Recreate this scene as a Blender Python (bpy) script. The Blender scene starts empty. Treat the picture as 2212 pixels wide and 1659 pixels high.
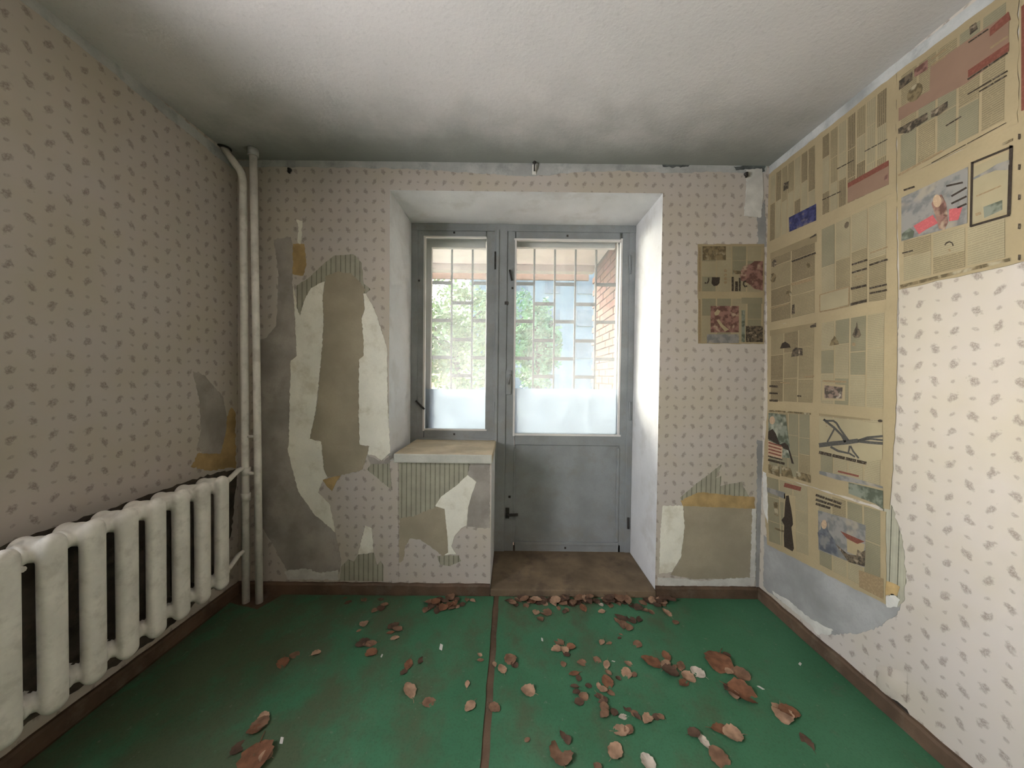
import bpy, bmesh, math, random
from mathutils import Vector, Matrix
random.seed(7)
scene = bpy.context.scene
C = scene.collection

# ------------------------------------------------------------------ camera
W, Hh = 2212.0, 1659.0
F, PITCH, YAW, ROLL = 740.4, -0.0187, -0.0006, -0.0118
CAM = Vector((0.0, -2.0798, 1.3333))
HC, XL, XR, OL, OR = 2.62, -1.662, 1.531, -0.745, 0.894     # ceiling, side walls, opening sides
Rm = Matrix.Rotation(YAW, 3, 'Z') @ Matrix.Rotation(PITCH, 3, 'X') @ Matrix.Rotation(ROLL, 3, 'Y')
cam = bpy.data.cameras.new('camera'); co = bpy.data.objects.new('camera', cam); C.objects.link(co)
cam.sensor_width = 36.0; cam.lens = 36.0 * F / W; cam.clip_start = 0.02; cam.clip_end = 300
M = Matrix.Identity(4)
for r in range(3):
    M[r][0] = Rm[r][0]; M[r][1] = Rm[r][2]; M[r][2] = -Rm[r][1]; M[r][3] = CAM[r]
co.matrix_world = M
scene.camera = co

# ------------------------------------------------------------------ world, sun, exposure
world = bpy.data.worlds.new('world'); scene.world = world; world.use_nodes = True
wn = world.node_tree.nodes; wl = world.node_tree.links
sky = wn.new('ShaderNodeTexSky'); sky.sky_type = 'NISHITA'; sky.sun_disc = False
sky.sun_elevation = math.radians(32); sky.sun_rotation = math.radians(-40); sky.dust_density = 4.0; sky.air_density = 1.2
wl.new(sky.outputs[0], wn['Background'].inputs[0]); wn['Background'].inputs[1].default_value = 0.30
sun = bpy.data.lights.new('sun', 'SUN'); so = bpy.data.objects.new('sun', sun); C.objects.link(so)
sun.energy = 7.0; sun.angle = math.radians(50); sun.color = (1.0, 0.97, 0.93)
so.rotation_euler = Vector((1.30, -1.35, -0.36)).to_track_quat('-Z', 'Y').to_euler()
so.location = (-6, 7, 6)
# fill light added in a made-up, unseen window behind the photographer
W2Y0, W2Y1, W2Z0, W2Z1 = -2.55, -1.35, 0.98, 2.10
al = bpy.data.lights.new('added_fill_light', 'AREA'); ao = bpy.data.objects.new('added_fill_light', al); C.objects.link(ao)
al.shape = 'RECTANGLE'; al.size = W2Y1 - W2Y0; al.size_y = W2Z1 - W2Z0; al.energy = 35.0; al.spread = math.radians(146); al.color = (0.98, 0.98, 1.0)
ao.location = (-1.662 - 0.30, (W2Y0 + W2Y1) / 2, (W2Z0 + W2Z1) / 2)
ao.rotation_euler = Vector((1, 0, 0)).to_track_quat('-Z', 'Z').to_euler()
vs = scene.view_settings
vs.view_transform = 'Standard'; vs.look = 'None'; vs.gamma = 1.0; vs.use_curve_mapping = False
vs.exposure = 1.70
scene.cycles.max_bounces = 6; scene.cycles.diffuse_bounces = 4; scene.cycles.glossy_bounces = 2; scene.cycles.transparent_max_bounces = 10
scene.cycles.use_denoising = True; scene.cycles.use_adaptive_sampling = True; scene.cycles.adaptive_threshold = 0.10; scene.cycles.adaptive_min_samples = 14
scene.cycles.sample_clamp_indirect = 8.0

# ------------------------------------------------------------------ helpers
def ray(u, v):
    return Rm @ Vector(((u - W / 2) / F, 1.0, -(v - Hh / 2) / F))
def onY(u, v, y=0.0):
    d = ray(u, v); return CAM + d * ((y - CAM.y) / d.y)
def onX(u, v, x):
    d = ray(u, v); return CAM + d * ((x - CAM.x) / d.x)
def onZ(u, v, z=0.0):
    d = ray(u, v); return CAM + d * ((z - CAM.z) / d.z)

def tag(o, label=None, cat=None, group=None, kind=None):
    if label: o['label'] = label
    if cat: o['category'] = cat
    if group: o['group'] = group
    if kind: o['kind'] = kind
    return o
def empty(name, loc=(0, 0, 0), parent=None):
    o = bpy.data.objects.new(name, None); C.objects.link(o); o.location = loc
    o.empty_display_size = 0.05
    if parent: o.parent = parent
    return o
def link_mesh(name, me, mats, parent=None, loc=(0, 0, 0)):
    o = bpy.data.objects.new(name, me); C.objects.link(o)
    if mats is not None and not len(me.materials):
        for m in (mats if isinstance(mats, (list, tuple)) else [mats]): me.materials.append(m)
    o.location = loc
    if parent:
        o.parent = parent
        pw = Vector((0, 0, 0)); q = parent
        while q: pw += q.location; q = q.parent
        o.location = Vector(loc) - pw
    return o
def from_bm(name, bm, mats, parent=None, smooth=False, loc=(0, 0, 0), recalc=True):
    if recalc: bmesh.ops.recalc_face_normals(bm, faces=bm.faces)
    me = bpy.data.meshes.new(name); bm.to_mesh(me); bm.free()
    if smooth:
        for p in me.polygons: p.use_smooth = True
    return link_mesh(name, me, mats, parent, loc)
def add_box(bm, a, b, bev=0.0, mi=0):
    a, b = Vector(a), Vector(b)
    vs_ = [bm.verts.new((x, y, z)) for x in (a.x, b.x) for y in (a.y, b.y) for z in (a.z, b.z)]
    fs = [(0, 1, 3, 2), (4, 6, 7, 5), (0, 4, 5, 1), (2, 3, 7, 6), (0, 2, 6, 4), (1, 5, 7, 3)]
    ff = [bm.faces.new([vs_[i] for i in f]) for f in fs]
    for f in ff: f.material_index = mi
    bmesh.ops.recalc_face_normals(bm, faces=ff)
    if bev > 0:
        es = list({e for f in ff for e in f.edges})
        bmesh.ops.bevel(bm, geom=es, offset=bev, segments=2, profile=0.6, affect='EDGES')
def box(name, a, b, mat, parent=None, bev=0.0):
    bm = bmesh.new(); add_box(bm, a, b, bev); return from_bm(name, bm, mat, parent)
def add_tube(bm, pts, r, n=14, caps=True):
    pts = [Vector(p) for p in pts]; rings = []
    up = None
    for i, p in enumerate(pts):
        t = (pts[min(i + 1, len(pts) - 1)] - pts[max(i - 1, 0)]).normalized()
        if up is None:
            up = t.orthogonal().normalized()
        s = t.cross(up)
        if s.length < 1e-4: s = t.orthogonal()
        s.normalize(); up = s.cross(t).normalized()
        rr = r[i] if isinstance(r, (list, tuple)) else r
        rings.append([bm.verts.new(p + (s * math.cos(a) + up * math.sin(a)) * rr) for a in [2 * math.pi * k / n for k in range(n)]])
    for A, B in zip(rings, rings[1:]):
        for k in range(n):
            f = bm.faces.new((A[k], A[(k + 1) % n], B[(k + 1) % n], B[k])); f.smooth = True
    if caps:
        bm.faces.new(rings[0][::-1]); bm.faces.new(rings[-1])
def tube(name, pts, r, mat, parent=None, n=14):
    bm = bmesh.new(); add_tube(bm, pts, r, n); return from_bm(name, bm, mat, parent)
def arc(p0, p1, p2, n=8):
    p0, p1, p2 = Vector(p0), Vector(p1), Vector(p2)
    return [(1 - t) ** 2 * p0 + 2 * t * (1 - t) * p1 + t * t * p2 for t in [i / n for i in range(n + 1)]]

# planes for flat patches: (pixel -> point on wall, normal into the room)
def PB(off=0.0): return (lambda u, v: onY(u, v, -off), Vector((0, -1, 0)))
def PR(off=0.0): return (lambda u, v: onX(u, v, XR - off), Vector((-1, 0, 0)))
def PLf(off=0.0): return (lambda u, v: onX(u, v, XL + off), Vector((1, 0, 0)))
def PF(off=0.0): return (lambda u, v: onZ(u, v, off), Vector((0, 0, 1)))

def ragged(pts, nrm, step, amp, rng):
    if amp <= 0: return pts
    out = []
    n = len(pts)
    for i in range(n):
        a, b = pts[i], pts[(i + 1) % n]
        L = (b - a).length; k = max(1, int(L / step)); t = (b - a).normalized(); s = nrm.cross(t)
        for j in range(k):
            f = j / k
            w = 0.0 if j == 0 else rng.uniform(-amp, amp)
            out.append(a + (b - a) * f + s * w + t * (0 if j == 0 else rng.uniform(-step * .25, step * .25)))
    return out
def patch(name, px, plane, mat, parent=None, amp=0.003, step=0.012, thick=0.0012, uv=None, seed=None, raw=False):
    fn, nrm = plane
    pts = px if raw else [fn(*p) for p in px]
    rng = random.Random(seed if seed is not None else hash(tuple(round(c, 2) for p in px for c in p)) & 0xffff)
    pts = ragged(pts, nrm, step, amp, rng)
    bm = bmesh.new()
    vs_ = [bm.verts.new(p) for p in pts]
    f = bm.faces.new(vs_); f.normal_update()
    if f.normal.dot(nrm) < 0: f.normal_flip()
    order = list(f.verts)
    back = [bm.verts.new(v.co - nrm * thick) for v in order]
    n = len(order)
    for i in range(n):
        bm.faces.new((order[i], back[i], back[(i + 1) % n], order[(i + 1) % n]))
    if uv:
        lay = bm.loops.layers.uv.new('UVMap'); o, eu, ev = uv
        for l in f.loops:
            d = l.vert.co - o; l[lay].uv = (d.dot(eu), d.dot(ev))
    bmesh.ops.triangulate(bm, faces=[f], ngon_method='EAR_CLIP')
    return from_bm(name, bm, mat, parent, recalc=False)
def stroke(name, px, w, plane, mat, parent=None, thick=0.0004):
    fn, nrm = plane
    bm = bmesh.new(); L = []
    for i, p in enumerate(px):
        a = Vector(px[max(i - 1, 0)] + (0,)) if len(px[0]) == 2 else None
        b = Vector(px[min(i + 1, len(px) - 1)] + (0,))
        t = (b - a).normalized(); s = Vector((-t.y, t.x, 0)) * w * 0.5
        L.append((fn(p[0] + s.x, p[1] + s.y), fn(p[0] - s.x, p[1] - s.y)))
    vv = [(bm.verts.new(a), bm.verts.new(b)) for a, b in L]
    for A, B in zip(vv, vv[1:]):
        f = bm.faces.new((A[0], A[1], B[1], B[0])); f.normal_update()
        if f.normal.dot(nrm) < 0: f.normal_flip()
    return from_bm(name, bm, mat, parent, recalc=False)

# ------------------------------------------------------------------ materials
class NT:
    def __init__(s, name, rough=0.8, spec=0.3):
        s.m = bpy.data.materials.new(name); s.m.use_nodes = True
        s.n = s.m.node_tree.nodes; s.l = s.m.node_tree.links
        s.b = s.n['Principled BSDF']; s.b.inputs['Roughness'].default_value = rough
        s.b.inputs['Specular IOR Level'].default_value = spec
    def set(s, inp, v):
        if isinstance(v, bpy.types.NodeSocket): s.l.new(v, inp)
        elif isinstance(v, (tuple, list)) and len(v) == 3 and len(inp.default_value) == 4: inp.default_value = (*v, 1)
        else: inp.default_value = v
    def math(s, op, a, b=0.0, c=0.0, clamp=False):
        n = s.n.new('ShaderNodeMath'); n.operation = op; n.use_clamp = clamp
        s.set(n.inputs[0], a); s.set(n.inputs[1], b); s.set(n.inputs[2], c)
        return n.outputs[0]
    def mix(s, f, a, b, mode='MIX'):
        n = s.n.new('ShaderNodeMix'); n.data_type = 'RGBA'; n.blend_type = mode
        s.set(n.inputs[0], f); s.set(n.inputs[6], a); s.set(n.inputs[7], b)
        return n.outputs[2]
    def pos(s):
        return s.n.new('ShaderNodeNewGeometry').outputs['Position']
    def sep(s, v):
        n = s.n.new('ShaderNodeSeparateXYZ'); s.l.new(v, n.inputs[0]); return n.outputs
    def comb(s, x, y, z):
        n = s.n.new('ShaderNodeCombineXYZ'); s.set(n.inputs[0], x); s.set(n.inputs[1], y); s.set(n.inputs[2], z); return n.outputs[0]
    def noise(s, v, scale, detail=3, rough=0.55):
        n = s.n.new('ShaderNodeTexNoise'); s.l.new(v, n.inputs['Vector'])
        n.inputs['Scale'].default_value = scale; n.inputs['Detail'].default_value = detail; n.inputs['Roughness'].default_value = rough
        return n.outputs[0]
    def ramp(s, f, lo, hi):
        n = s.n.new('ShaderNodeMapRange'); n.clamp = True; n.interpolation_type = 'SMOOTHSTEP'
        s.set(n.inputs[0], f); n.inputs[1].default_value = lo; n.inputs[2].default_value = hi
        return n.outputs[0]
    def bump(s, h, strength=0.3, dist=0.002):
        n = s.n.new('ShaderNodeBump'); n.inputs['Strength'].default_value = strength; n.inputs['Distance'].default_value = dist
        s.l.new(h, n.inputs['Height']); s.l.new(n.outputs[0], s.b.inputs['Normal'])
    def out(s, col):
        s.set(s.b.inputs['Base Color'], col); return s.m

def m_plain(name, col, rough=0.8, var=0.12, scale=6.0, spec=0.3, fine=120.0, bump=0.15, dirt=None, dirt_amt=0.0, metal=0.0):
    t = NT(name, rough, spec); p = t.pos()
    n1 = t.noise(p, scale, 4); n2 = t.noise(p, fine, 2)
    dk = tuple(c * (1 - var * 1.6) for c in col); lt = tuple(min(1, c * (1 + var)) for c in col)
    c = t.mix(t.ramp(n1, 0.3, 0.7), dk, lt)
    c = t.mix(t.math('MULTIPLY', t.ramp(n2, 0.4, 0.75), 0.25), c, tuple(x * 0.8 for x in col))
    if dirt:
        n3 = t.noise(p, scale * 1.7, 5, 0.65)
        c = t.mix(t.math('MULTIPLY', t.ramp(n3, 0.48, 0.68), dirt_amt), c, dirt)
    if bump > 0.2: t.bump(n2, bump, 0.001)
    t.b.inputs['Metallic'].default_value = metal
    return t.out(c)

def m_wallpaper(name, axis, base=(0.49, 0.440, 0.395)):
    t = NT(name, 0.85, 0.2); p = t.pos(); x, y, z = t.sep(p)
    u = x if axis == 'x' else y
    PU, PV = 0.0525, 0.0580
    a = t.math('DIVIDE', t.math('ADD', u, 10.0), PU)
    i = t.math('FLOOR', a); fu = t.math('SUBTRACT', t.math('FRACT', a), 0.5)
    bb = t.math('DIVIDE', t.math('ADD', z, 10.0), PV)
    j = t.math('FLOOR', bb); fv = t.math('SUBTRACT', t.math('FRACT', bb), 0.5)
    par = t.math('MODULO', t.math('ADD', i, j), 2.0)
    half = t.math('SUBTRACT', t.math('MULTIPLY', t.math('MODULO', i, 2.0), 2.0), 1.0)     # lean of the sprig, column by column
    uu = t.math('MULTIPLY', fu, PU); vv = t.math('MULTIPLY', fv, PV)
    ul = t.math('ADD', uu, t.math('MULTIPLY', t.math('MULTIPLY', vv, half), 0.35))
    rx = t.math('ADD', 0.0078, t.math('MULTIPLY', par, 0.0052))
    ry = t.math('ADD', 0.0070, t.math('MULTIPLY', par, 0.0105))
    d = t.math('SQRT', t.math('ADD', t.math('POWER', t.math('ABSOLUTE', t.math('DIVIDE', ul, rx)), 2.0), t.math('POWER', t.math('ABSOLUTE', t.math('DIVIDE', vv, ry)), 2.0)))
    nz = t.noise(p, 95.0, 3, 0.6)
    d2 = t.math('ADD', d, t.math('MULTIPLY', t.math('SUBTRACT', nz, 0.5), 2.6))
    mot = t.math('SUBTRACT', 1.0, t.ramp(d2, 0.62, 1.12))
    blot = t.ramp(t.noise(p, 190.0, 2), 0.35, 0.6)
    mot = t.math('MULTIPLY', mot, t.math('ADD', 0.24, t.math('MULTIPLY', blot, 0.42)))
    mot = t.math('MULTIPLY', mot, t.math('ADD', 0.75, t.math('MULTIPLY', par, 0.25)))
    big = t.ramp(t.noise(p, 2.3, 3), 0.35, 0.7)
    yel = tuple(b * k for b, k in zip(base, (0.97, 0.96, 0.86)))
    c = t.mix(big, base, yel)
    c = t.mix(t.math('MULTIPLY', t.ramp(t.noise(p, 1.1, 4), 0.5, 0.75), 0.25), c, tuple(b * k for b, k in zip(base, (0.8, 0.76, 0.7))))
    c = t.mix(mot, c, (0.19, 0.15, 0.125))
    return t.out(c)

def m_stripe(name):
    t = NT(name, 0.85, 0.2); p = t.pos(); x, y, z = t.sep(p)
    s = t.math('ADD', x, t.math('MULTIPLY', y, 1.0))
    a = t.math('FRACT', t.math('DIVIDE', t.math('ADD', s, 5.0), 0.029))
    n = t.noise(p, 60, 3)
    d = t.math('ABSOLUTE', t.math('SUBTRACT', a, 0.5))
    thin = t.math('ABSOLUTE', t.math('SUBTRACT', d, 0.28))
    l1 = t.math('SUBTRACT', 1.0, t.ramp(t.math('ADD', d, t.math('MULTIPLY', n, 0.06)), 0.07, 0.13))
    l2 = t.math('SUBTRACT', 1.0, t.ramp(thin, 0.02, 0.07))
    c = t.mix(t.ramp(t.noise(p, 12, 3), 0.3, 0.7), (0.38, 0.36, 0.27), (0.32, 0.30, 0.23))
    c = t.mix(t.math('MULTIPLY', l1, 0.85), c, (0.09, 0.085, 0.06))
    c = t.mix(t.math('MULTIPLY', l2, 0.35), c, (0.22, 0.21, 0.17))
    return t.out(c)

def m_ceiling(name):
    t = NT(name, 0.9, 0.15); p = t.pos(); x, y, z = t.sep(p)
    n = t.noise(p, 1.6, 5, 0.6); f = t.noise(p, 55, 4, 0.65)
    c = t.mix(t.ramp(n, 0.3, 0.7), (0.66, 0.62, 0.60), (0.61, 0.58, 0.56))
    c = t.mix(t.math('MULTIPLY', t.ramp(f, 0.52, 0.75), 0.22), c, (0.36, 0.34, 0.32))
    # mildew along the damp outer-wall joint, with painted-in shade toward that wall
    e = t.math('ADD', t.math('MULTIPLY', y, 1.0), t.math('MULTIPLY', t.math('SUBTRACT', t.noise(p, 3.1, 5, 0.65), 0.5), 0.55))
    c = t.mix(t.math('MULTIPLY', t.ramp(e, -0.62, 0.0), 0.84), c, (0.21, 0.225, 0.20))
    t.bump(f, 0.35, 0.003)
    return t.out(c)

def m_floor(name):
    t = NT(name, 0.62, 0.35); p = t.pos(); x, y, z = t.sep(p)
    st = t.comb(x, t.math('MULTIPLY', y, 0.75), z)
    n1 = t.noise(p, 2.2, 4); n2 = t.noise(st, 3.4, 6, 0.66); n3 = t.noise(p, 150, 2)
    c = t.mix(t.ramp(n1, 0.3, 0.7), (0.037, 0.135, 0.066), (0.054, 0.172, 0.090))
    bias = t.math('MULTIPLY', t.math('SUBTRACT', 0.20, x), 0.085)       # the walked-on left half holds more dust
    dm = t.ramp(t.math('ADD', n2, bias), 0.44, 0.70)
    c = t.mix(t.math('MULTIPLY', dm, 0.74), c, (0.085, 0.085, 0.048))
    c = t.mix(t.math('MULTIPLY', t.ramp(t.noise(p, 6.0, 5, 0.7), 0.58, 0.75), 0.35), c, (0.12, 0.10, 0.075))
    c = t.mix(t.math('MULTIPLY', t.ramp(t.noise(p, 42, 3), 0.66, 0.74), 0.35), c, (0.22, 0.23, 0.18))
    c = t.mix(t.math('MULTIPLY', t.ramp(n3, 0.45, 0.7), 0.25), c, (0.025, 0.06, 0.03))
    t.bump(n3, 0.2, 0.001)
    return t.out(c)

def m_text(name, paper, ink, pitch=0.0075, amt=0.55, vert=False):
    t = NT(name, 0.85, 0.15)
    uvn = t.n.new('ShaderNodeUVMap'); uvn.uv_map = 'UVMap'
    u, v, _ = t.sep(uvn.outputs[0])
    if vert: u, v = v, u
    line = t.math('FRACT', t.math('DIVIDE', v, pitch)); row = t.math('FLOOR', t.math('DIVIDE', v, pitch))
    inl = t.math('SUBTRACT', 1.0, t.ramp(t.math('ABSOLUTE', t.math('SUBTRACT', line, 0.5)), 0.18, 0.34))
    w = t.noise(t.comb(t.math('MULTIPLY', u, 1.0), t.math('MULTIPLY', row, 3.7), 0.0), 170, 2)
    wd = t.ramp(w, 0.34, 0.46)
    para = t.noise(t.comb(0.0, v, 2.0), 28, 2)
    k = t.math('MULTIPLY', t.math('MULTIPLY', inl, wd), t.math('ADD', amt * 0.7, t.math('MULTIPLY', para, amt * 0.6)))
    k = t.math('MAXIMUM', k, amt * 0.30)
    bg = t.mix(t.ramp(t.noise(t.pos(), 7, 3), 0.3, 0.7), paper, tuple(c * 0.86 for c in paper))
    return t.out(t.mix(k, bg, ink))

def m_photo(name, c0, c1, c2, scale=45, bias=0.0):
    t = NT(name, 0.7, 0.2); p = t.pos()
    n = t.math('ADD', t.noise(p, scale, 3, 0.6), bias); n2 = t.noise(p, scale * 0.6, 2)
    c = t.mix(t.ramp(n, 0.42, 0.58), c0, c1)
    c = t.mix(t.ramp(n2, 0.54, 0.68), c, c2)
    return t.out(c)

def m_ink(name, col, broken=True, scale=140):
    t = NT(name, 0.8, 0.15); p = t.pos()
    n = t.noise(p, scale, 2)
    c = t.mix(t.math('MULTIPLY', t.ramp(n, 0.48, 0.66), 0.6 if broken else 0.12), col, tuple(min(1, c * 2.6 + 0.05) for c in col))
    return t.out(c)

def m_glass(name, veil=0.2, col=(0.95, 0.97, 1.0)):
    m = bpy.data.materials.new(name); m.use_nodes = True; n = m.node_tree.nodes; l = m.node_tree.links
    n.clear()
    o = n.new('ShaderNodeOutputMaterial'); tr = n.new('ShaderNodeBsdfTransparent'); tl = n.new('ShaderNodeBsdfTranslucent')
    gl = n.new('ShaderNodeBsdfGlossy'); gl.inputs['Roughness'].default_value = 0.05
    tr.inputs[0].default_value = (0.97, 0.985, 0.98, 1); tl.inputs[0].default_value = (*col, 1)
    ns = n.new('ShaderNodeTexNoise'); ns.inputs['Scale'].default_value = 5.0; ns.inputs['Detail'].default_value = 4
    g = n.new('ShaderNodeNewGeometry'); l.new(g.outputs['Position'], ns.inputs['Vector'])
    mr = n.new('ShaderNodeMapRange'); mr.inputs[3].default_value = veil * 0.6; mr.inputs[4].default_value = veil * 1.4
    l.new(ns.outputs[0], mr.inputs[0])
    m1 = n.new('ShaderNodeMixShader'); l.new(mr.outputs[0], m1.inputs[0]); l.new(tr.outputs[0], m1.inputs[1]); l.new(tl.outputs[0], m1.inputs[2])
    m2 = n.new('ShaderNodeMixShader'); m2.inputs[0].default_value = 0.02; l.new(m1.outputs[0], m2.inputs[1]); l.new(gl.outputs[0], m2.inputs[2])
    l.new(m2.outputs[0], o.inputs[0]); return m
def m_sheer(name, col, trans=0.6):
    t = NT(name, 0.8, 0.2)
    tl = t.n.new('ShaderNodeBsdfTranslucent'); tl.inputs[0].default_value = (*col, 1)
    mx = t.n.new('ShaderNodeMixShader'); mx.inputs[0].default_value = trans
    o = [n for n in t.n if n.type == 'OUTPUT_MATERIAL'][0]
    t.l.new(t.b.outputs[0], mx.inputs[1]); t.l.new(tl.outputs[0], mx.inputs[2]); t.l.new(mx.outputs[0], o.inputs[0])
    return t.out(t.mix(t.ramp(t.noise(t.pos(), 6, 4), 0.3, 0.7), col, tuple(c * 0.9 for c in col)))

MT = {}
MT['wp_x'] = m_wallpaper('floral_wallpaper_back', 'x')
MT['wp_y'] = m_wallpaper('floral_wallpaper_side', 'y')
MT['stripe'] = m_stripe('striped_old_wallpaper')
MT['concrete'] = m_plain('bare_grey_plaster', (0.34, 0.305, 0.265), 0.9, 0.16, 5, dirt=(0.22, 0.195, 0.17), dirt_amt=0.5, bump=0.4)
MT['bluegrey'] = m_plain('bluish_putty', (0.315, 0.31, 0.298), 0.9, 0.15, 5, bump=0.3)
MT['tan'] = m_plain('tan_underpaper', (0.35, 0.30, 0.215), 0.9, 0.10, 4)
MT['paperwhite'] = m_plain('pale_lining_paper', (0.80, 0.77, 0.66), 0.9, 0.06, 4, dirt=(0.42, 0.36, 0.22), dirt_amt=0.4)
MT['ochre'] = m_plain('ochre_distemper', (0.42, 0.29, 0.13), 0.9, 0.18, 9)
MT['putty'] = m_plain('white_putty', (0.58, 0.56, 0.51), 0.9, 0.10, 12, bump=0.5)
MT['whitewash'] = m_plain('whitewash_band', (0.43, 0.43, 0.41), 0.9, 0.15, 5, dirt=(0.22, 0.23, 0.22), dirt_amt=0.6)
MT['gapdark'] = m_plain('dark_gap_brown', (0.075, 0.062, 0.048), 0.95, 0.3, 9, dirt=(0.13, 0.10, 0.075), dirt_amt=0.6)  # dark brown for the wall patch and the shade painted into radiator gaps
MT['mould'] = m_plain('mould', (0.10, 0.11, 0.105), 0.95, 0.3, 20)
MT['reveal'] = m_plain('reveal_plaster', (0.68, 0.675, 0.67), 0.75, 0.06, 3, dirt=(0.50, 0.48, 0.45), dirt_amt=0.5)
MT['ceiling'] = m_ceiling('whitewashed_ceiling')
MT['floor'] = m_floor('green_floor_paint')
MT['brown'] = m_plain('brown_floor_paint', (0.115, 0.072, 0.045), 0.7, 0.22, 7, dirt=(0.15, 0.115, 0.08), dirt_amt=0.6)
MT['step'] = m_plain('brown_threshold_paint', (0.185, 0.135, 0.085), 0.7, 0.2, 5, dirt=(0.08, 0.06, 0.045), dirt_amt=0.6)
MT['paint'] = m_plain('grey_joinery_paint', (0.275, 0.288, 0.290), 0.55, 0.10, 5, spec=0.4, dirt=(0.24, 0.23, 0.20), dirt_amt=0.5)
MT['palepaint'] = m_plain('white_joinery_paint', (0.72, 0.69, 0.66), 0.6, 0.06, 5)
MT['sill'] = m_plain('dusty_sill', (0.52, 0.43, 0.30), 0.75, 0.15, 6, dirt=(0.50, 0.44, 0.33), dirt_amt=0.5)
MT['silledge'] = m_plain('sill_edge', (0.46, 0.45, 0.39), 0.75, 0.10, 9)
MT['enamel'] = m_plain('cream_radiator_enamel', (0.78, 0.74, 0.67), 0.5, 0.07, 9, spec=0.4, fine=70, bump=0.25, dirt=(0.36, 0.32, 0.26), dirt_amt=0.35)
MT['iron'] = m_plain('dark_iron', (0.060, 0.055, 0.050), 0.6, 0.2, 40, metal=0.3)
MT['glass'] = m_glass('dusty_glass', 0.046)
MT['sheet'] = m_sheer('white_film', (0.60, 0.65, 0.70), 0.65)
MT['news'] = m_plain('newsprint', (0.345, 0.272, 0.158), 0.85, 0.07, 3)
MT['text'] = m_text('newsprint_text', (0.336, 0.271, 0.157), (0.10, 0.08, 0.05))
MT['textlt'] = m_text('newsprint_light_text', (0.367, 0.308, 0.190), (0.12, 0.10, 0.065), amt=0.35)
MT['textdk'] = m_text('newsprint_dark_text', (0.306, 0.241, 0.138), (0.09, 0.07, 0.045), amt=0.75)
MT['textpk'] = m_text('newsprint_pink_text', (0.265, 0.170, 0.115), (0.15, 0.08, 0.06), amt=0.45)
MT['textgn'] = m_text('newsprint_greenish_text', (0.275, 0.238, 0.150), (0.12, 0.12, 0.08), amt=0.45)
MT['ink'] = m_ink('black_ink', (0.045, 0.034, 0.022), True)
MT['inksolid'] = m_ink('solid_ink', (0.040, 0.030, 0.022), False)
MT['inkgrey'] = m_ink('grey_ink', (0.075, 0.07, 0.06), False)
MT['inkred'] = m_ink('red_ink', (0.17, 0.062, 0.042), False)
MT['inkpink'] = m_ink('pink_ink', (0.42, 0.10, 0.10), False)
MT['inkbrown'] = m_ink('brown_ink', (0.25, 0.18, 0.10), False)
MT['ph_dark'] = m_photo('photo_dark', (0.05, 0.04, 0.028), (0.13, 0.10, 0.065), (0.28, 0.22, 0.15), 60)
MT['ph_blue'] = m_photo('photo_blue', (0.028, 0.030, 0.075), (0.055, 0.055, 0.13), (0.13, 0.11, 0.13), 40)
MT['ph_slate'] = m_photo('photo_slate', (0.085, 0.09, 0.10), (0.13, 0.135, 0.145), (0.19, 0.18, 0.165), 30)
MT['ph_grey'] = m_photo('photo_grey', (0.16, 0.155, 0.145), (0.24, 0.225, 0.20), (0.30, 0.26, 0.20), 22)
MT['ph_red'] = m_photo('photo_reddish', (0.12, 0.06, 0.045), (0.24, 0.13, 0.10), (0.36, 0.26, 0.18), 32)
MT['ph_brown'] = m_photo('photo_brown', (0.11, 0.085, 0.045), (0.20, 0.15, 0.08), (0.34, 0.29, 0.19), 38)
MT['ph_green'] = m_photo('photo_green', (0.085, 0.095, 0.065), (0.20, 0.21, 0.16), (0.36, 0.35, 0.27), 18)
MT['ph_mix'] = m_photo('photo_mixed', (0.08, 0.065, 0.05), (0.24, 0.17, 0.13), (0.45, 0.40, 0.31), 42)
MT['skin'] = m_ink('photo_skin', (0.40, 0.28, 0.18), False)
MT['brick'] = m_plain('orange_brick', (0.15, 0.062, 0.034), 0.9, 0.2, 9)
MT['brick2'] = m_plain('red_brick', (0.135, 0.046, 0.029), 0.9, 0.2, 9)
MT['mortar'] = m_plain('mortar', (0.085, 0.062, 0.05), 0.9, 0.1, 9)
MT['slab'] = m_plain('balcony_whitewash', (0.88, 0.80, 0.79), 0.9, 0.06, 3)
MT['fascia'] = m_plain('peach_fascia_paint', (0.22, 0.14, 0.10), 0.9, 0.06, 3)
MT['beam'] = m_plain('balcony_beam', (0.55, 0.49, 0.47), 0.9, 0.06, 3)
MT['bar'] = m_plain('grille_iron_paint', (0.09, 0.095, 0.09), 0.6, 0.15, 30)
MT['grass'] = m_plain('grass', (0.10, 0.14, 0.06), 0.95, 0.3, 3)
MT['foliage'] = m_plain('foliage', (0.25, 0.42, 0.21), 0.8, 0.3, 2)
MT['foliage2'] = m_plain('foliage_yellow', (0.36, 0.44, 0.20), 0.8, 0.3, 2)
MT['bark'] = m_plain('bark', (0.16, 0.13, 0.10), 0.9, 0.3, 12)
MT['facade'] = m_plain('pale_facade', (0.36, 0.43, 0.47), 0.9, 0.05, 1)
MT['pane'] = m_plain('window_pane', (0.26, 0.31, 0.35), 0.3, 0.1, 1)
MT['hole'] = m_plain('dark_hole', (0.03, 0.025, 0.02), 0.95, 0.2, 40)

# ------------------------------------------------------------------ room shell
YR = -4.4                         # rear wall, behind the photographer
YF = 0.44                         # inner face of the window/door joinery
YO = 0.70                         # outer face of the wall
ZT = onY(1130, 414).z             # top of the opening
XB = onY(1061, 1100).x            # right side of the block under the window sill
ZS = onY(955, 990).z - 0.02       # top of that block
ZTH = 0.045                       # threshold height

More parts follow.
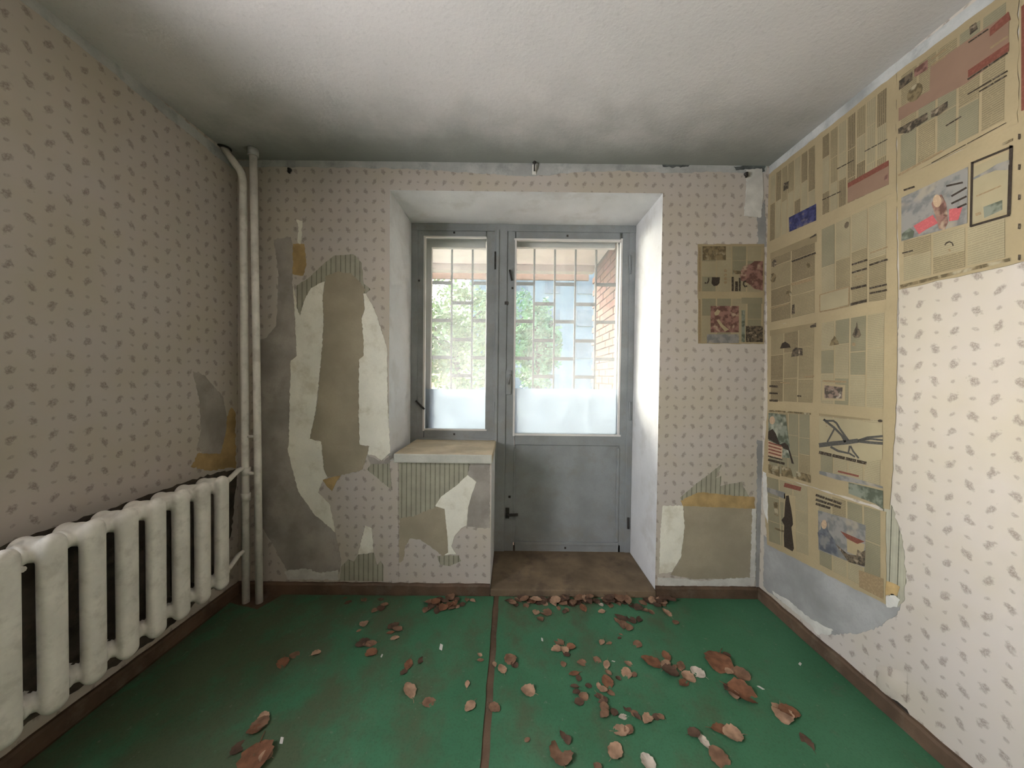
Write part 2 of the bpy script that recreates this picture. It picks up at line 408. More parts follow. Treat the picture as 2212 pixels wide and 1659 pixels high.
def wall_mesh(name, boxes, front_axis, front_sign, mats, kind='structure'):
    bm = bmesh.new()
    for a, b in boxes: add_box(bm, a, b)
    bmesh.ops.recalc_face_normals(bm, faces=bm.faces)
    for f in bm.faces:
        f.material_index = 0 if f.normal[front_axis] * front_sign > 0.9 else 1
    o = from_bm(name, bm, mats, recalc=False); o['kind'] = kind
    return o
T = 0.2
wall_back = wall_mesh('wall_back', [((XL - T, 0, 0), (OL, YO, HC)), ((OR, 0, 0), (XR + T, YO, HC)),
                                    ((OL, 0, ZT), (OR, YO, HC)), ((OL, 0, 0), (XB, YO, ZS))], 1, -1, [MT['wp_x'], MT['reveal']])
wall_left = wall_mesh('wall_left', [((XL - T, W2Y1, 0), (XL, 0, HC)), ((XL - T, YR, 0), (XL, W2Y0, HC)), ((XL - T, W2Y0, 0), (XL, W2Y1, W2Z0)), ((XL - T, W2Y0, W2Z1), (XL, W2Y1, HC))], 0, 1, [MT['wp_y'], MT['reveal']])
wall_right = wall_mesh('wall_right', [((XR, YR, 0), (XR + T, 0, HC))], 0, -1, [MT['wp_y'], MT['reveal']])
wall_rear = wall_mesh('wall_rear', [((XL - T, YR - T, 0), (XR + T, YR, HC))], 1, 1, [MT['wp_x'], MT['reveal']])
w2 = empty('added_window', (XL - .1, (W2Y0 + W2Y1) / 2, W2Z0)); w2['kind'] = 'structure'  # window added out of view to carry the fill light
for a, b in (((W2Y0, W2Z0), (W2Y1, W2Z0 + .07)), ((W2Y0, W2Z1 - .07), (W2Y1, W2Z1)), ((W2Y0, W2Z0 + .07), (W2Y0 + .07, W2Z1 - .07)),
             ((W2Y1 - .07, W2Z0 + .07), (W2Y1, W2Z1 - .07)), (((W2Y0 + W2Y1) / 2 - .05, W2Z0 + .07), ((W2Y0 + W2Y1) / 2 + .05, W2Z1 - .07))):
    box('frame_bar', (XL - .15, a[0], a[1]), (XL - .09, b[0], b[1]), MT['paint'], w2, .004)
ceiling = box('ceiling', (XL - T, YR - T, HC), (XR + T, YO, HC + 0.2), MT['ceiling']); ceiling['kind'] = 'structure'
floor = box('floor', (XL - T, YR - T, -0.2), (XR + T, YO, 0.0), MT['brown']); floor['kind'] = 'structure'

# two sheets of painted hardboard with a gap between them
SX0, SX1 = -0.094, -0.063
cornerA, cornerB = onZ(612, 1284), onZ(555, 1318)
cornerC = onZ(497, 1303)
lp = [Vector((SX0, -0.022, 0)), Vector((cornerA.x, -0.03, 0)), Vector((cornerB.x, cornerB.y, 0)), Vector((XL + 0.035, cornerC.y, 0)),
      Vector((XL + 0.03, YR + 0.02, 0)), Vector((SX0, YR + 0.02, 0))]
rp = [Vector((SX1, -0.022, 0)), Vector((SX1, YR + 0.02, 0)), Vector((XR - 0.02, YR + 0.02, 0)), Vector((XR - 0.02, -0.022, 0))]
for q in (lp, rp):
    q2 = [p + Vector((0, 0, 0.004)) for p in q]
    patch('floor_board', q2, (None, Vector((0, 0, 1))), MT['floor'], floor, amp=0.002, step=0.06, thick=0.004, raw=True)

# baseboards, uneven brown paint
def baseboard(name, a, b, nrm, h=0.068, t=0.019):
    a, b, nrm = Vector(a), Vector(b), Vector(nrm); n = int((b - a).length / 0.05) + 1
    bm = bmesh.new(); rows = []
    for i in range(n + 1):
        p = a + (b - a) * (i / n); hh = h + random.uniform(-.003, .003)
        rows.append([bm.verts.new(p + nrm * w + Vector((0, 0, z))) for w, z in ((0, 0), (t, 0), (t, hh - .01), (t - .006, hh), (0, hh))])
    for A, B in zip(rows, rows[1:]):
        for k in range(5):
            bm.faces.new((A[k], A[(k + 1) % 5], B[(k + 1) % 5], B[k]))
    bm.faces.new(rows[0]); bm.faces.new(rows[-1][::-1])
    o = from_bm(name, bm, MT['brown']); o['kind'] = 'structure'; return o
baseboard('baseboard_back', (XL, 0, 0), (XB - 0.002, 0, 0), (0, -1, 0))
baseboard('baseboard_back', (OR, 0, 0), (XR - 0.02, 0, 0), (0, -1, 0))
baseboard('baseboard_left', (XL, YR, 0), (XL, -0.02, 0), (1, 0, 0))
baseboard('baseboard_right', (XR, YR, 0), (XR, -0.0, 0), (-1, 0, 0))

# threshold step in the doorway
bm = bmesh.new()
add_box(bm, (XB + 0.001, -0.02, 0.001), (OR - 0.001, YF + 0.1, ZTH), 0.006)
trim = from_bm('trim_1', bm, MT['step']); trim['kind'] = 'structure'

# ------------------------------------------------------------------ wall layers: torn paper, bare plaster, putty
def wl_(name, px, plane, mat, parent, off, amp=0.003, step=0.011):
    return patch(name, px, plane(off), MT[mat], parent, amp, step, thick=min(off, 0.002))
B_ = wall_back
wl_('bare_plaster', [(591,518),(628,512),(633,536),(631,614),(638,705),(641,769),(628,779),(626,860),(624,954),(621,969),(632,1015),(644,1061),(678,1110),(724,1150),(737,1209),(734,1236),(622,1236),(595,1187),(560,1128),(556,735),(575,730),(597,702),(602,594)], PB, 'concrete', B_, 0.0010)
wl_('lining_paper', [(633,614),(641,655),(650,672),(660,640),(675,614),(703,595),(697,638),(699,705),(694,773),(685,860),(678,908),(669,948),(694,954),(700,1015),(708,1028),(697,1040),(687,1064),(712,1089),(724,1150),(678,1110),(644,1061),(632,1015),(621,969),(624,954),(626,860),(628,779),(641,769),(638,705),(631,614)][:-1], PB, 'paperwhite', B_, 0.0018)
wl_('striped_paper', [(640,617),(665,602),(689,579),(703,566),(722,552),(763,549),(781,567),(785,612),(800,625),(786,636),(770,620),(745,600),(712,605),(690,612),(672,622),(656,650),(648,682),(641,665)], PB, 'stripe', B_, 0.0022, 0.002)
wl_('tan_underlay', [(704,596),(729,587),(759,590),(780,612),(790,626),(783,636),(788,665),(781,688),(786,735),(785,769),(776,776),(775,860),(775,892),(777,960),(798,964),(792,984),(783,1014),(755,1023),(708,1031),(700,1015),(694,954),(669,948),(678,908),(686,860),(694,773),(699,705),(697,638)], PB, 'tan', B_, 0.0026, 0.004)
wl_('lining_paper', [(785,634),(791,634),(810,671),(830,732),(836,752),(837,860),(843,978),(824,995),(810,984),(794,981),(798,964),(777,960),(775,892),(775,860),(776,776),(785,769),(786,735),(781,688),(788,665)], PB, 'paperwhite', B_, 0.0030)
wl_('ochre_patch', [(633,526),(657,527),(662,570),(655,595),(632,592)], PB, 'ochre', B_, 0.0014, 0.004)
wl_('lining_scrap', [(640,474),(653,477),(650,528),(643,524),(645,492)], PB, 'paperwhite', B_, 0.0014)
wl_('striped_paper', [(801,1003),(841,1001),(846,1058),(828,1043),(792,1014)], PB, 'stripe', B_, 0.0022, 0.002)
wl_('dark_tear', [(793,984),(812,992),(826,998),(842,984),(842,1001),(800,1003)], PB, 'concrete', B_, 0.0016)
wl_('ochre_patch', [(697,1037),(737,1025),(724,1046),(717,1061),(704,1048)], PB, 'ochre', B_, 0.0020, 0.002)
wl_('striped_paper', [(737,1224),(752,1208),(764,1214),(774,1197),(807,1194),(814,1222),(822,1212),(828,1222),(828,1256),(734,1254)], PB, 'stripe', B_, 0.0022, 0.002)
wl_('lining_scrap', [(789,1135),(803,1141),(807,1194),(773,1198)], PB, 'paperwhite', B_, 0.0024)
wl_('putty_streak', [(615,1234),(660,1228),(690,1238),(730,1231),(731,1253),(620,1251)], PB, 'putty', B_, 0.0028, 0.005)
# block under the sill
wl_('striped_paper', [(862,1000),(1016,1000),(1010,1028),(988,1048),(949,1079),(940,1098),(890,1117),(862,1122)], PB, 'stripe', B_, 0.0014, 0.002)
wl_('bare_plaster', [(1016,1000),(1058,1000),(1058,1141),(1008,1138),(1013,1082),(1029,1040),(1010,1026)], PB, 'concrete', B_, 0.0014)
wl_('tan_underlay', [(862,1120),(890,1116),(945,1094),(962,1099),(965,1124),(969,1166),(969,1196),(955,1202),(943,1190),(930,1180),(905,1165),(886,1163),(875,1180),(871,1210),(862,1216)], PB, 'tan', B_, 0.0020, 0.004)
wl_('lining_paper', [(1010,1026),(1029,1041),(1020,1065),(1012,1093),(1008,1135),(996,1141),(982,1158),(975,1180),(985,1197),(960,1199),(968,1194),(967,1166),(963,1124),(960,1099),(940,1093),(952,1074),(988,1047)], PB, 'paperwhite', B_, 0.0026, 0.0015)
wl_('striped_paper', [(944,1201),(990,1200),(996,1212),(970,1223),(950,1219)], PB, 'stripe', B_, 0.0020, 0.002)
wl_('paper_strip', [(846,1000),(860,1000),(861,1262),(846,1262),(850,1150)], PB, 'wp_x', B_, 0.0030, 0.0015)
# right of the door
wl_('striped_paper', [(1469,1075),(1505,1044),(1559,1003),(1546,1033),(1559,1028),(1556,1050),(1602,1041),(1608,1055),(1618,1072),(1540,1085),(1475,1085)], PB, 'stripe', B_, 0.0012, 0.002)
wl_('ochre_patch', [(1470,1082),(1508,1064),(1545,1066),(1602,1072),(1630,1074),(1631,1102),(1476,1096)], PB, 'ochre', B_, 0.0018, 0.004)
wl_('tan_underlay', [(1477,1093),(1626,1099),(1627,1146),(1622,1249),(1501,1251),(1449,1242),(1469,1211),(1476,1138)], PB, 'tan', B_, 0.0024, 0.002)
wl_('putty_smear', [(1432,1093),(1475,1092),(1479,1138),(1471,1203),(1451,1236),(1424,1240),(1427,1146)], PB, 'paperwhite', B_, 0.0030)
wl_('putty_streak', [(1421,1247),(1475,1250),(1520,1255),(1575,1250),(1631,1247),(1630,1266),(1421,1265)], PB, 'putty', B_, 0.0032, 0.004)
wl_('putty_streak', [(1625,1099),(1634,1099),(1632,1247),(1620,1247),(1623,1180)], PB, 'putty', B_, 0.0032, 0.004)
wl_('corner_putty', [(1636,950),(1650,955),(1645,1272),(1632,1268),(1635,1100)], PB, 'bluegrey', B_, 0.0016, 0.004)
wl_('corner_putty', [(1636,469),(1652,430),(1656,533),(1638,530)], PB, 'bluegrey', B_, 0.0012, 0.004)
wl_('paper_scrap', [(1613,366),(1646,364),(1650,415),(1644,470),(1607,466),(1612,410)], PB, 'putty', B_, 0.0022, 0.003)
# whitewashed band under the ceiling
zc = [(514,346),(660,343),(1100,349),(1655,357)]
wl_('whitewash_band', zc + [(1654,372),(1608,374),(1540,371),(1450,374),(1330,369),(1240,372),(1180,379),(1120,380),(1020,373),(900,365),(780,362),(640,361),(514,360)], PB, 'whitewash', B_, 0.0008, 0.005, 0.02)
wl_('mould_spot', [(1430,352),(1500,349),(1502,356),(1470,362),(1432,360)], PB, 'mould', B_, 0.0016, 0.006)
wl_('mould_spot', [(1585,360),(1612,356),(1640,352),(1654,356),(1652,370),(1615,366),(1590,368)], PB, 'mould', B_, 0.0016, 0.006)

# left wall
Lw = wall_left
wl_('bare_plaster', [(417,802),(441,810),(467,840),(482,857),(490,900),(487,941),(476,980),(437,980),(427,963),(434,933),(432,866)], PLf, 'concrete', Lw, 0.0012)
wl_('ochre_patch', [(476,978),(490,900),(500,880),(508,890),(510,1010),(450,1016),(412,1008),(430,978)], PLf, 'ochre', Lw, 0.0010, 0.006)
wl_('dark_wall_patch', [(514,1014),(470,1020),(400,1042),(330,1066),(240,1098),(150,1128),(60,1160),(-120,1222),(-120,1700),(60,1560),(330,1385),(470,1262),(500,1150)], PLf, 'gapdark', Lw, 0.0012, 0.006, 0.02)  # dark brown patch on the wall behind the radiator
bp = [(74,-1),(211,100),(362,229),(452,303),(503,346)]
wl_('whitewash_band', bp + [(505,366),(452,325),(362,254),(211,131),(42,0),(-260,-245),(-200,-230)], PLf, 'whitewash', Lw, 0.0008, 0.004, 0.03)

# right wall
Rw = wall_right
wl_('bluish_putty', [(1650,1155),(1674,1180),(1856,1266),(1912,1290),(1945,1300),(1943,1318),(1926,1336),(1896,1356),(1856,1368),(1792,1371),(1765,1368),(1751,1347),(1701,1307),(1657,1277),(1649,1266)], PR, 'bluegrey', Rw, 0.0012, 0.004)
wl_('putty_streak', [(1668,1276),(1701,1295),(1751,1337),(1800,1362),(1790,1372),(1765,1370),(1751,1349),(1701,1309),(1672,1286)], PR, 'putty', Rw, 0.0020, 0.004)
wl_('striped_paper', [(1908,1080),(1926,1092),(1944,1150),(1953,1190),(1956,1240),(1953,1298),(1942,1312),(1925,1295),(1908,1250)], PR, 'stripe', Rw, 0.0014, 0.004)
wl_('ochre_patch', [(1905,1250),(1944,1268),(1938,1287),(1906,1284)], PR, 'ochre', Rw, 0.0022, 0.003)
wl_('putty_scrap', [(1906,1290),(1930,1283),(1944,1296),(1938,1312),(1916,1312)], PR, 'putty', Rw, 0.0022, 0.003)
wl_('dark_tear', [(1936,640),(1941,645),(1940,700),(1937,730),(1934,690)], PR, 'concrete', Rw, 0.0016, 0.003)
wl_('putty_streak', [(1647,1018),(1655,1022),(1659,1095),(1658,1130),(1649,1100)], PR, 'putty', Rw, 0.0045, 0.003)
wl_('dark_hole', [(1922,1508),(1938,1515),(1958,1532),(1966,1548),(1950,1545),(1932,1528)], PR, 'hole', Rw, 0.0016, 0.004)
# paper blister near the baseboard
bm = bmesh.new(); c0 = onX(1925, 1475, XR)
for i in range(9):
    for j in range(9):
        a, b = i / 4 - 1, j / 4 - 1
        h = max(0.0, 1 - a * a - b * b)
        bm.verts.new((XR - 0.0012 - 0.016 * h ** 0.8, c0.y + a * 0.055, c0.z + b * 0.06 - a * 0.03))
bm.verts.ensure_lookup_table()
for i in range(8):
    for j in range(8):
        bm.faces.new([bm.verts[k] for k in (i * 9 + j, i * 9 + j + 1, (i + 1) * 9 + j + 1, (i + 1) * 9 + j)])
from_bm('paper_blister', bm, MT['wp_y'], Rw, smooth=True)
wl_('whitewash_band', [(1655,358),(1925,143),(2095,12),(2400,-240),(2440,-215),(2153,1),(1937,160),(1657,382)], PR, 'whitewash', Rw, 0.0008, 0.002, 0.03)

# curtain-rod fixings left in the plaster
def fixing(u, v, label, big=False):
    p = onY(u, v, 0)
    r = empty('curtain_hook' if big else 'wall_plug', (p.x, -0.003, p.z)); tag(r, label, 'hook' if big else 'wall plug')
    def L(name, bm, mat, loc=None): return from_bm(name, bm, mat, r)
    if big:
        bm = bmesh.new(); add_box(bm, (p.x - .012, -.006, p.z - .045), (p.x + .012, -.002, p.z + .015), .002); L('plate', bm, MT['enamel'])
        bm = bmesh.new(); add_tube(bm, [(p.x, -.004, p.z + .035), (p.x, -.022, p.z + .035)], [.016, .012], 10); L('knob', bm, MT['iron'])
        bm = bmesh.new(); add_tube(bm, arc((p.x, -.02, p.z + .03), (p.x, -.03, p.z - .01), (p.x, -.012, p.z - .028)), .0045, 8); L('hook', bm, MT['iron'])
    else:
        bm = bmesh.new(); add_tube(bm, [(p.x, -.001, p.z), (p.x, -.012, p.z)], [.011, .009], 10); L('collar', bm, MT['iron'])
        bm = bmesh.new(); add_box(bm, (p.x - .005, -.02, p.z - .022), (p.x + .005, -.004, p.z + .006), .002); L('peg', bm, MT['hole'])
fixing(1154, 362, 'rusty iron curtain hook above the doorway under the ceiling', True)
fixing(627, 368, 'dark wall plug near the ceiling beside the riser pipes')
fixing(1610, 377, 'dark wall plug in the mouldy corner above the newspapers')

# ------------------------------------------------------------------ window and balcony door (double joinery)
P_ = MT['paint']
def fbox(name, u0, v0, u1, v1, y0, y1, mat, parent, bev=0.004):
    """box whose front face fills the given pixel rectangle at depth y0"""
    a, b = onY(u0, (v0 + v1) / 2, y0), onY(u1, (v0 + v1) / 2, y0)
    c, d = onY((u0 + u1) / 2, v0, y0), onY((u0 + u1) / 2, v1, y0)
    return box(name, (a.x, y0, d.z), (b.x, y1, c.z), mat, parent, bev)
def pane(name, u0, v0, u1, v1, y, parent, mat):
    a, b = onY(u0, (v0 + v1) / 2, y), onY(u1, (v0 + v1) / 2, y); c, d = onY((u0 + u1) / 2, v0, y), onY((u0 + u1) / 2, v1, y)
    return box(name, (a.x, y, d.z), (b.x, y + 0.003, c.z), mat, parent)
win = empty('window_1', (onY(980, 700, YF).x, YF, ZS)); win['kind'] = 'structure'
door = empty('door_1', (onY(1225, 700, YF).x, YF, ZTH)); door['kind'] = 'structure'
zt = onY(1130, 477, YF).z; zdoor = ZTH - 0.01
xj0, xj1 = OL, OR
xm0, xm1 = onY(1067, 700, YF).x, onY(1094, 700, YF).x
zb = onY(980, 955, YF).z
x_s0, x_s1 = onY(900, 700, YF).x, onY(1068, 700, YF).x
# box frame
box('frame_head', (OL, YF - .003, onY(1130, 500, YF).z), (OR, YF + 0.20, ZT), P_, win, .004)
box('frame_jamb', (OL, YF, zb - .02), (x_s0 + .006, YF + 0.20, zt), P_, win, .004)
box('frame_sill', (OL, YF - .002, zb - .03), (xm0, YF + 0.20, onY(980, 946, YF).z), P_, win, .004)
box('frame_mullion', (xm0, YF - .004, zdoor), (xm1, YF + 0.20, zt), P_, win, .004)
box('frame_mullion_bead', (xm0 + .012, YF - .014, zb - .2), (xm0 + .032, YF - .003, onY(1080, 497, YF).z), P_, win, .004)
box('door_jamb', (onY(1356, 800, YF).x, YF, zdoor), (OR, YF + 0.20, zt), P_, door, .004)

def sash(parent, name, u0, v0, u1, v1, gu0, gv0, gu1, gv1, y, th, mat, panel=None):
    s = empty(name, onY((u0 + u1) / 2, v1, y), parent)
    pw = Vector((0, 0, 0)); q = parent
    while q: pw += q.location; q = q.parent
    s.location = onY((u0 + u1) / 2, v1, y) - pw
    fbox('stile', u0, v0, gu0, v1, y, y + th, mat, s)
    fbox('stile', gu1, v0, u1, v1, y, y + th, mat, s)
    fbox('top_rail', gu0, v0, gu1, gv0, y, y + th, mat, s)
    fbox('bottom_rail', gu0, gv1, gu1, v1 if panel is None else panel, y, y + th, mat, s)
    pane('glass_pane', gu0 - 3, gv0 - 3, gu1 + 3, gv1 + 3, y + th * 0.6, s, MT['glass'])
    return s
ys = YF + 0.006
s1 = sash(win, 'window_sash', 900, 498, 1068, 948, 916, 512, 1050, 929, ys, 0.042, P_)
d1 = sash(door, 'door_leaf', 1092, 499, 1358, 1196, 1112, 518, 1340, 940, ys, 0.045, P_, panel=962)
fbox('lower_panel', 1112, 962, 1340, 1178, ys + .010, ys + .03, P_, d1)
fbox('kick_rail', 1112, 1176, 1340, 1196, ys, ys + .042, P_, d1)
fbox('panel_bead', 1109, 968, 1113, 1171, ys - .004, ys + .01, P_, d1, .002)
fbox('panel_bead', 1332, 968, 1337, 1171, ys - .004, ys + .01, P_, d1, .002)
fbox('panel_bead', 1112, 1172, 1336, 1178, ys - .006, ys + .01, P_, d1, .002)
# glazing beads, chipped white
for (a, b, c, d) in ((914, 509, 918, 931), (1110, 515, 1114, 942), (1338, 515, 1342, 942)):
    fbox('glazing_bead', a, b, c, d, ys - .003, ys + .02, MT['palepaint'] if c != 918 else MT['palepaint'], s1 if c < 1000 else d1, .001)
for (a, b, c, d, o) in ((915, 510, 1051, 513, s1), (1111, 516, 1341, 520, d1), (915, 927, 1051, 930, s1), (1111, 938, 1341, 942, d1)):
    fbox('glazing_bead', a, b, c, d, ys - .0045, ys + .018, MT['palepaint'], o, .001)
# ironmongery
def ironbit(name, u0, v0, u1, v1, par, mat='iron', y0=None, y1=None):
    return fbox(name, u0, v0, u1, v1, (ys - .012) if y0 is None else y0, (ys + .004) if y1 is None else y1, MT[mat], par, .0015)
for v in (544, 869): tube('hinge', [onY(1070, v, ys - .008), onY(1070, v + 38, ys - .008)], .007, MT['iron'], s1, 10)
for v in (552, 868): tube('hinge', [onY(1361, v, ys - .008), onY(1361, v + 40, ys - .008)], .007, P_, d1, 10)
tube('hinge', [onY(1357, 1118, ys - .008), onY(1357, 1142, ys - .008)], .008, MT['iron'], d1, 10)
stroke_bar = lambda name, a, b, r, par, mat='iron': tube(name, [onY(*a, ys - .014), onY(*b, ys - .014)], r, MT[mat], par, 8)
stroke_bar('latch_lever', (898, 866), (917, 884), .007, s1)
ironbit('latch_plate', 903, 858, 910, 872, s1, 'paint')
stroke_bar('bolt_slot', (1101, 583), (1106, 606), .007, d1)
ironbit('lock_plate', 1093, 800, 1104, 852, d1, 'paint')
stroke_bar('lock_handle', (1101, 808), (1098, 830), .007, d1, 'paint')
ironbit('bolt_knob', 1090, 651, 1097, 658, d1)
ironbit('bolt_plate', 1092, 1098, 1100, 1120, d1)
stroke_bar('bolt_bar', (1093, 1113), (1119, 1112), .0105, d1)
ironbit('screw_hole', 1098, 1071, 1103, 1076, d1, 'hole', ys - .004)
for (u, v, o) in ((981, 502, s1), (1226, 509, d1), (981, 938, s1), (1221, 1184, d1), (1107, 622, d1), (905, 606, s1)):
    ironbit('screw', u - 2, v - 2, u + 2, v + 2, o, 'iron', ys - .004)
# outer sashes, whitish, with white film on the lower panes
yo = YF + 0.135
so1 = sash(win, 'outer_sash', 912, 508, 1060, 948, 931, 535, 1049, 925, yo, 0.04, MT['palepaint'])
so2 = sash(door, 'outer_leaf', 1098, 512, 1342, 1180, 1110, 535, 1330, 935, yo, 0.04, MT['palepaint'], panel=1150)
fbox('outer_kick_rail', 1110, 1148, 1330, 1180, yo, yo + .04, MT['palepaint'], so2)
fbox('film_sheet', 915, 841, 1056, 941, yo - .006, yo - .004, MT['sheet'], so1, 0)
fbox('film_sheet', 1103, 840, 1340, 948, yo - .006, yo - .004, MT['sheet'], so2, 0)
for o in list(so1.children) + list(so2.children):
    if o.name.startswith('film_sheet'): o['label'] = 'white film covering the lower part of the pane'
# sill
bm = bmesh.new()
f0, f1 = onY(850, 984, -.03), onY(1063, 996, -.03)
zs0 = onY(955, 981, -.03).z
add_box(bm, (f0.x, -0.03, ZS - .004), (f1.x, YF + .01, zs0), 0.008)
for f in bm.faces: f.material_index = 1 if f.normal.y < -.5 else 0
sl = from_bm('window_sill', bm, [MT['sill'], MT['silledge']], win)

# ------------------------------------------------------------------ security grille outside the opening
YG = 0.76
g = empty('window_grille', (0.1, YG, 0.6)); tag(g, 'dark iron security grille of staggered rectangles outside the window and door', 'grille')
g0, g1 = onY(931, 700, YG).x, onY(1330, 700, YG).x
pit = (g1 - g0) / 9; zg = lambda v: onY(1130, v, YG).z
ztop, zbot = zg(500), zg(930)
vb = bmesh.new(); add_box(vb, (-.0075, -.006, zbot), (.0075, .006, ztop), .0015)
vme = bpy.data.meshes.new('grille_bar'); vb.to_mesh(vme); vb.free(); vme.materials.append(MT['bar'])
hb = bmesh.new(); add_box(hb, (-pit / 2 + .005, -.004, -.014), (pit / 2 - .005, .004, .014), .001)
hme = bpy.data.meshes.new('grille_rung'); hb.to_mesh(hme); hb.free(); hme.materials.append(MT['bar'])
for k in range(10): link_mesh('grille_bar', vme, None, g, (g0 + pit * k, YG, 0))
for k in range(9):
    for v in ((613, 694, 774, 855) if k % 2 == 0 else (656, 735, 813, 894)):
        link_mesh('grille_rung', hme, None, g, (g0 + pit * (k + .5), YG, zg(v)))

# ------------------------------------------------------------------ balcony and the yard outside
bal = empty('balcony', (0, 1.3, 0)); tag(bal, 'whitewashed balcony with an orange brick side wall outside the window', 'balcony')
YBF = 1.95
box('floor_slab', (-3.4, YO, -.15), (1.25, YBF + .05, 0.02), MT['slab'], bal, .01)
box('ceiling_slab', (-3.4, YO, 2.66), (1.25, YBF + .12, 2.80), MT['slab'], bal, .01)
zb0, zb1 = onY(1130, 585, YBF).z, 2.66
box('front_beam', (-3.4, YBF, zb0), (0.955, YBF + .12, zb1), MT['beam'], bal, .008)
box('fascia_board', (-3.4, YBF + .30, onY(1130, 604, YBF + .3).z), (0.955, YBF + .34, onY(1130, 586, YBF + .3).z), MT['fascia'], bal, .006)
box('parapet', (-3.4, YBF, 0.02), (0.955, YBF + .08, 1.05), MT['slab'], bal, .01)
box('handrail', (-3.4, YBF - .03, 1.05), (0.955, YBF + .11, 1.10), MT['beam'], bal, .01)
xbw = 0.965
side = box('side_wall', (xbw + .012, YO, 0.02), (xbw + .25, YBF + .12, 2.66), MT['mortar'], bal)
bb = bmesh.new(); add_box(bb, (-.01, -.12, -.0315), (.012, .12, .0315), .003)
bm1 = bpy.data.meshes.new('brick'); bb.to_mesh(bm1); bm2 = bm1.copy(); bb.free()
bm1.materials.append(MT['brick']); bm2.materials.append(MT['brick2'])
for r in range(35):
    for k in range(5):
        y = YO + .125 + k * .25 + (.125 if r % 2 else 0)
        if y > YBF: continue
        link_mesh('brick', random.choice((bm1, bm1, bm2)), None, side, (xbw + .004 + random.uniform(-.003, .003), y, .06 + r * .074))
gr = box('ground', (-60, 2.2, -1.6), (60, 90, -1.5), MT['grass']); gr['kind'] = 'structure'
def tree(x, y, h, r, mat, label, seed):
    rng = random.Random(seed); t = empty('tree', (x, y, -1.5)); tag(t, label, 'tree', None)
    bm = bmesh.new(); add_tube(bm, [(x, y, -1.5), (x + .1, y, h * .35), (x - .1, y + .1, h * .7)], [.2, .14, .06], 10)
    for k in range(7):
        a = rng.uniform(0, 6.28); add_tube(bm, [(x, y, h * .3 + k * .2), (x + math.cos(a) * r * .6, y + math.sin(a) * r * .6, h * .5 + k * .25)], [.07, .02], 6)
    from_bm('trunk', bm, MT['bark'], t)
    vs_, fs = [], []
    for k in range(5200):
        d = Vector((rng.gauss(0, 1), rng.gauss(0, 1), rng.gauss(0, 1))).normalized() * (rng.random() ** .35)
        lob = 0.8 + .25 * math.sin(d.x * 5 + seed) * math.cos(d.z * 6)
        c = Vector((x, y, h * .55)) + Vector((d.x * r, d.y * r, d.z * h * .52)) * lob
        a = Vector((rng.gauss(0, 1), rng.gauss(0, 1), rng.gauss(0, .6))).normalized(); b = a.orthogonal().normalized(); s = rng.uniform(.06, .12)
        i = len(vs_); vs_ += [c - a * s, c - b * s * .6, c + a * s, c + b * s * .6]; fs.append((i, i + 1, i + 2, i + 3))
    me = bpy.data.meshes.new('foliage'); me.from_pydata(vs_, [], fs)
    o = link_mesh('foliage', me, MT[mat], t); o['kind'] = 'stuff'
tree(-1.9, 9.0, 4.6, 2.0, 'foliage2', 'sunlit yellow-green tree seen through the narrow window sash', 3)
tree(1.0, 12.0, 4.8, 1.3, 'foliage', 'pale green tree seen through the middle of the door glass', 5)
tree(-0.4, 16.0, 6.4, 2.4, 'foliage', 'tall hazy tree standing behind the two nearer trees', 9)
bd = empty('building', (6, 30, -1.5)); tag(bd, 'pale bluish apartment block far behind the trees', 'building')
box('facade', (-4, 30, -1.5), (16, 40, 14), MT['facade'], bd)
for i in range(6):
    for j in range(4):
        box('window', (-3 + i * 3, 29.9, .2 + j * 3), (-1.6 + i * 3, 30.05, 1.7 + j * 3), MT['pane'], bd)

